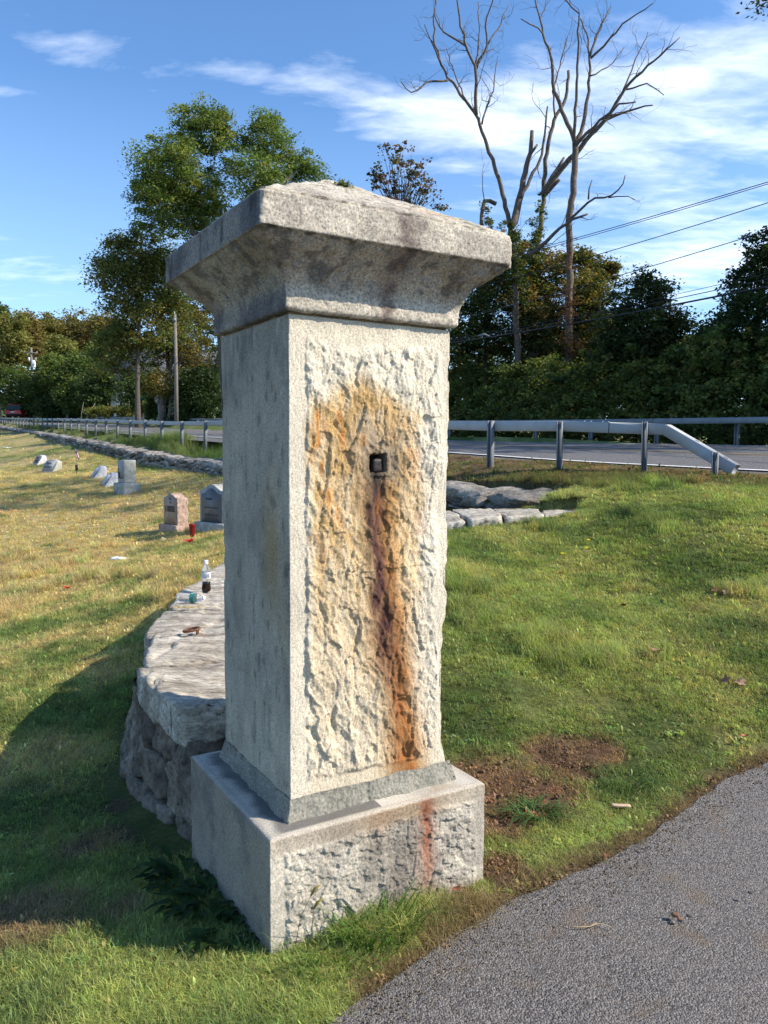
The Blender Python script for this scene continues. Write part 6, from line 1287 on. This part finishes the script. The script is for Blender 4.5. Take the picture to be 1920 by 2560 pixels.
def gn_scatter(name, P, idx, rot, scale, tint, colln):
    me = bpy.data.meshes.new(name); me.vertices.add(len(P)); me.vertices.foreach_set('co', np.asarray(P, np.float32).ravel())
    a = me.attributes.new('idx', 'INT', 'POINT'); a.data.foreach_set('value', np.asarray(idx, np.int32)); a = me.attributes.new('rot', 'FLOAT_VECTOR', 'POINT'); a.data.foreach_set('vector', np.asarray(rot, np.float32).ravel())
    a = me.attributes.new('scl', 'FLOAT', 'POINT'); a.data.foreach_set('value', np.asarray(scale, np.float32)); a = me.attributes.new('tint', 'FLOAT_COLOR', 'POINT'); a.data.foreach_set('color', np.c_[np.clip(tint, 0, 1), np.ones(len(P))].astype(np.float32).ravel())
    o = bpy.data.objects.new(name, me); col.objects.link(o); ng = bpy.data.node_groups.new(name+'_nodes', 'GeometryNodeTree'); ng.interface.new_socket('Geometry', in_out='INPUT', socket_type='NodeSocketGeometry'); ng.interface.new_socket('Geometry', in_out='OUTPUT', socket_type='NodeSocketGeometry')
    nn = ng.nodes; gi = nn.new('NodeGroupInput'); go = nn.new('NodeGroupOutput'); ip = nn.new('GeometryNodeInstanceOnPoints'); ci = nn.new('GeometryNodeCollectionInfo'); ci.inputs['Collection'].default_value = colln; ci.inputs['Separate Children'].default_value = True; ci.inputs['Reset Children'].default_value = True
    ip.inputs['Pick Instance'].default_value = True
    def na(nm, ty): q = nn.new('GeometryNodeInputNamedAttribute'); q.data_type = ty; q.inputs['Name'].default_value = nm; return q.outputs['Attribute']
    L = ng.links.new; L(gi.outputs[0], ip.inputs['Points']); L(ci.outputs[0], ip.inputs['Instance']); L(na('idx', 'INT'), ip.inputs['Instance Index'])
    e2r = nn.new('FunctionNodeEulerToRotation'); L(na('rot', 'FLOAT_VECTOR'), e2r.inputs[0]); L(e2r.outputs[0], ip.inputs['Rotation']); L(na('scl', 'FLOAT'), ip.inputs['Scale']); L(ip.outputs[0], go.inputs[0])
    md = o.modifiers.new('scatter', 'NODES'); md.node_group = ng; return o
rot = np.c_[rng.normal(0, .12, len(X)), rng.normal(0, .12, len(X)), rz]
o = gn_scatter('grass', np.c_[X, Y, Z], ti, rot, sc, tint, tuftcol); tag(o, kind='stuff')
# soil clods and crumbs
clodcol = bpy.data.collections.new('clod_sources')
for k in range(4):
    V, F = boxgrid(3, 3, 3); P = roundbox(V, 3)*.5; P = roughen(P, F, .22, 2.4, .15, 3., 900+k*5); o = mesh('clod_'+'abcd'[k], P, F, MAT['grass'], cols=np.ones((len(P), 3)), smooth=True, link=False); clodcol.objects.link(o)
n_ = 26000; x = rng.uniform(-.1, 2.4, n_); y = rng.uniform(2.2, 4.3, n_); dd = dirtm(x, y); kp = (rng.uniform(size=n_) < dd*.8) & (basedist(x, y) > 0) & (y > aedge(x)-.03); x, y = x[kp], y[kp]
s_ = .003+.013*rng.uniform(0, 1, len(x))**6; o = gn_scatter('soil_crumbs', np.c_[x, y, h(x, y)+.004], rng.integers(4, size=len(x)), rng.uniform(0, 6, (len(x), 3)), s_, np.array([.30, .185, .11])*rng.uniform(.5, 1.4, (len(x), 1)), clodcol); tag(o, kind='stuff')
n_ = 2600; x = rng.uniform(-.3, 2.6, n_); y = aedge(x)-np.abs(rng.normal(0, .16, n_)); z = h0(x, y)+.005; o = gn_scatter('asphalt_grit', np.c_[x, y, z], rng.integers(4, size=n_), rng.uniform(0, 6, (n_, 3)), rng.uniform(.002, .006, n_), np.array([.22, .17, .12])*rng.uniform(.3, 1.6, (n_, 1)), clodcol); tag(o, kind='stuff')
# broadleaf weeds against the shaded foot of the base
def weed(name, c, label, n, hgt, spread, width, tint, seed, kind='leaf', lean=.8, seg=5):
    rng = np.random.default_rng(seed); V, F, C = [], [], []; k = 0; e = empty(name, tuple(c), label, 'plant')
    for i in range(n):
        a = rng.uniform(0, 2*math.pi); r = spread*math.sqrt(rng.uniform()); p = np.array([r*math.cos(a)*1.3, r*math.sin(a), 0]); d = a+rng.normal(0, .8); dv = np.array([math.cos(d), math.sin(d), 0]); sv = np.array([-math.sin(d), math.cos(d), 0]); hh = hgt*rng.uniform(.4, 1.2); w_ = width*rng.uniform(.6, 1.25); cc = np.array(tint)*rng.uniform(.6, 1.35)
        for j in range(seg+1):
            t = j/seg; ang = lean*(.4+1.1*t)*rng.uniform(.9, 1.1); q = p+dv*hh*math.sin(ang)*t+np.array([0, 0, hh*t*math.cos(min(ang, 1.45))]); prof = math.sin(math.pi*(max(t-.25, 0)/.75)**.8)*.5+.05 if kind == 'leaf' else (1-t**1.5)*.5
            V += [q-sv*w_*prof, q-np.array([0, 0, w_*.12]) if kind == 'leaf' else q, q+sv*w_*prof]; C += [cc]*3
            if j: F += [[k+3*j-3, k+3*j-2, k+3*j+1, k+3*j], [k+3*j-2, k+3*j-1, k+3*j+2, k+3*j+1]]
        k += 3*(seg+1)
    mesh('leaves', np.array(V), np.array(F), MAT['leaf'], e, cols=np.array(C), kind='stuff'); return e
def wp(px, py, z=None): p = gp(px, py, 1.2, 8); return p
w_ = [((505, 2195), 'low broadleaf weed in deep shade at the rear corner of the base', 60, .12, .10, .034, (.035, .075, .02)), ((560, 2260), 'broadleaf weed clump along the shaded side of the base', 70, .12, .11, .032, (.035, .075, .02)), ((610, 2340), 'darker weed cluster near the lit front corner of the base', 50, .10, .08, .028, (.04, .085, .02))]
for i, (q, lab, n_, hg, sp_, wd, ti_) in enumerate(w_): p = wp(*q); p[0] -= .05; weed('broadleaf_weed', p, lab, n_, hg, sp_, wd, ti_, 950+i)
p = wp(940, 2350); weed('grass_clump', p, 'thick green grass clump against the foot of the rough base face', 190, .19, .10, .0065, (.10, .19, .04), 961, 'blade', .6); p = wp(840, 2395); weed('grass_clump', p, 'smaller grass clump below the lit base corner', 150, .15, .13, .006, (.14, .22, .05), 962, 'blade', .7)
p = wp(1340, 2040); weed('grass_clump', p, 'arching dark grass clump in the bare soil right of the base', 130, .19, .07, .0065, (.09, .16, .045), 963, 'blade', 1.15); p = wp(1560, 1960); weed('grass_clump', p, 'long-bladed tuft on the lawn above the driveway bend', 110, .15, .10, .006, (.06, .115, .03), 964, 'blade', 1.0)
# foxtail seed heads
for i, (q, hh, an) in enumerate([((765, 2395), .16, .5), ((735, 2390), .20, 1.1)]):
    p = wp(*q); e = empty('seed_head', tuple(p), ['short yellow foxtail seed head in front of the rough base', 'longer yellow foxtail seed head nearer the base corner'][i], 'plant'); g = Geo(); S_ = [(0, 0, 0), (.02, 0, hh*.6), (.05*an, .0, hh)]; g.tube(S_, [.0012, .001, .0008], 5); g.build('stalk', MAT['leaf'], e, cols=np.repeat([[.2, .2, .06]], sum(len(v) for v in g.V), 0)); g = Geo(); g.tube([(.05*an, 0, hh-.002), (.05*an+.012, 0, hh+.02), (.05*an+.03, 0, hh+.034)], [.003, .0055, .002], 8); g.build('head', MAT['leaf'], e, cols=np.repeat([[.36, .30, .09]], sum(len(v) for v in g.V), 0))
# fallen leaves, wood chip, twig, flowers
def fleaf(px, py, r, c, label, seed):
    rg = np.random.default_rng(seed); p = gp(px, py, 1.5, 30); n = 14; a = np.arange(n)/n*2*math.pi; rr = r*(1+.35*np.cos(a*5)+.1*rg.normal(size=n)); V = np.c_[rr*np.cos(a), rr*np.sin(a)*.8, .25*r*np.sin(a*2+rg.uniform(0, 6))+.2*r]; V = np.r_[V, [[0, 0, .05*r]]]; F = np.array([[n, i, (i+1) % n] for i in range(n)]); V2 = V.copy(); V2[:, 2] -= .001
    o = mesh('fallen_leaf', np.r_[V, V2], [F, F[:, ::-1]+n+1], simple('dry_leaf', c, .8, nscale=60, namt=.3), loc=(p[0], p[1], p[2]+.035)); o.rotation_euler = (rg.normal(0, .3), rg.normal(0, .3), rg.uniform(0, 6)); return tag(o, label, 'leaf')
fleaf(1640, 1642, 0.034, (.34, .16, .10), 'pinkish curled leaf in the middle of the right lawn', 1); fleaf(1783, 1490, 0.034, (.22, .09, .05), 'dark red-brown leaf on the upper right lawn', 2); fleaf(1815, 1497, 0.031, (.30, .19, .13), 'pale tan leaf beside the red-brown one', 3); fleaf(1812, 1715, 0.031, (.25, .13, .08), 'brown leaf pair left piece near the right edge', 4); fleaf(1850, 1722, 0.031, (.28, .16, .10), 'brown leaf nearest the right picture edge', 5)
fleaf(1563, 1525, 0.028, (.14, .06, .04), 'small upright dark leaf on the right lawn', 6); fleaf(1468, 1482, 0.025, (.36, .22, .15), 'small peach-coloured leaf high on the right lawn', 7); fleaf(1398, 1444, 0.022, (.45, .20, .03), 'tiny orange leaf near the yellow flowers', 8); fleaf(1862, 1856, 0.022, (.38, .13, .07), 'reddish leaf near the driveway at the right edge', 9); fleaf(1515, 2158, 0.014, (.12, .04, .02), 'dark brown leaf bit on the driveway edge', 10); fleaf(1140, 2250, 0.022, (.28, .08, .045), 'red-brown leaf in the soil below the base', 11)
fleaf(408, 1355, 0.056, (.45, .33, .16), 'tan leaf on the lawn before the pink gravestone', 12)
for i, (q, lab) in enumerate([((1467, 1388), 'lower yellow flower on the right lawn'), ((1471, 1373), 'upper yellow flower on the right lawn'), ((1407, 1406), 'yellow flower left of the other two')]):
    p = gp(*q); n = 9; a = np.arange(n)/n*2*math.pi; V = np.r_[np.c_[.022*np.cos(a), .022*np.sin(a), np.full(n, .012)], [[0, 0, 0]]]; o = mesh('dandelion', V, np.array([[n, i_, (i_+1) % n] for i_ in range(n)]), MAT['leaf'], cols=np.repeat([[.75, .60, .03]], n+1, 0), loc=(p[0], p[1], p[2]+.06)); tag(o, lab, 'flower', 'yellow flowers in the right lawn')
p = gp(1552, 2027, 1.5, 8); g = Geo(); V, F = boxgrid(8, 3, 2); P = roundbox(V, 8)*np.array([.045, .010, .005]); P[:, 1] += .004*np.sin(P[:, 0]*40); g.add(P, F); o = g.build('wood_chip', simple('pale_split_wood', (.50, .36, .24), .8, nscale=40, namt=.2), loc=(p[0], p[1], p[2]+.02)); o.rotation_euler = (0, .05, -.1); tag(o, 'flat pale wood splinter lying in the grass by the driveway', 'wood chip')
a_ = [atz(x_, y_, .012) for x_, y_ in ((1413, 2310), (1440, 2318), (1475, 2316), (1500, 2308), (1530, 2318))]; g = Geo(); g.tube(np.array(a_)-a_[0], [.0012, .0018, .0018, .0015, .0008], 5); g.tube(np.array([a_[2], atz(1492, 2306, .014)])-a_[0], [.0012, .0008], 5); o = g.build('twig', simple('pale_twig', (.42, .30, .16), .8), loc=tuple(a_[0])); tag(o, 'thin pale forked twig lying on the asphalt', 'twig')
for i, (q, s__, lab) in enumerate([((1688, 2290), .012, 'brown soil lump on the asphalt'), ((1700, 2300), .010, 'smaller brown soil lump beside the first on the asphalt'), ((1723, 2292), .008, 'dark pebble right of the soil lumps on the asphalt'), ((1876, 2234), .008, 'small dark pebble near the right edge of the asphalt')]):
    p = atz(q[0], q[1], .006); V, F = boxgrid(5, 5, 3); P = roundbox(V, 3)*np.array([s__, s__*.8, s__*.5]); P = roughen(P, F, s__*.3, 1/s__, s__*.2, 1.5/s__, 970+i); o = mesh('soil_lump' if i < 2 else 'pebble', P, F, simple('lump', (.17, .09, .05) if i < 2 else (.06, .05, .045), .95), loc=(p[0], p[1], p[2]+s__*.4)); tag(o, lab, 'soil lump' if i < 2 else 'pebble')
p = atz(470, 1519, .556); rg = np.random.default_rng(6); g = Geo()
for k in range(60): a = rg.uniform(0, 6.28); q = np.array([rg.normal(0, .07), rg.normal(0, .014), 0]); g.tube([q, q+np.array([math.cos(a)*.02, math.sin(a)*.012, .006]), q+np.array([math.cos(a)*.045, math.sin(a)*.02, .002])], .0013, 4)
o = g.build('dry_grass_clippings', simple('straw', (.50, .38, .18), .8), loc=tuple(p), kind='stuff')
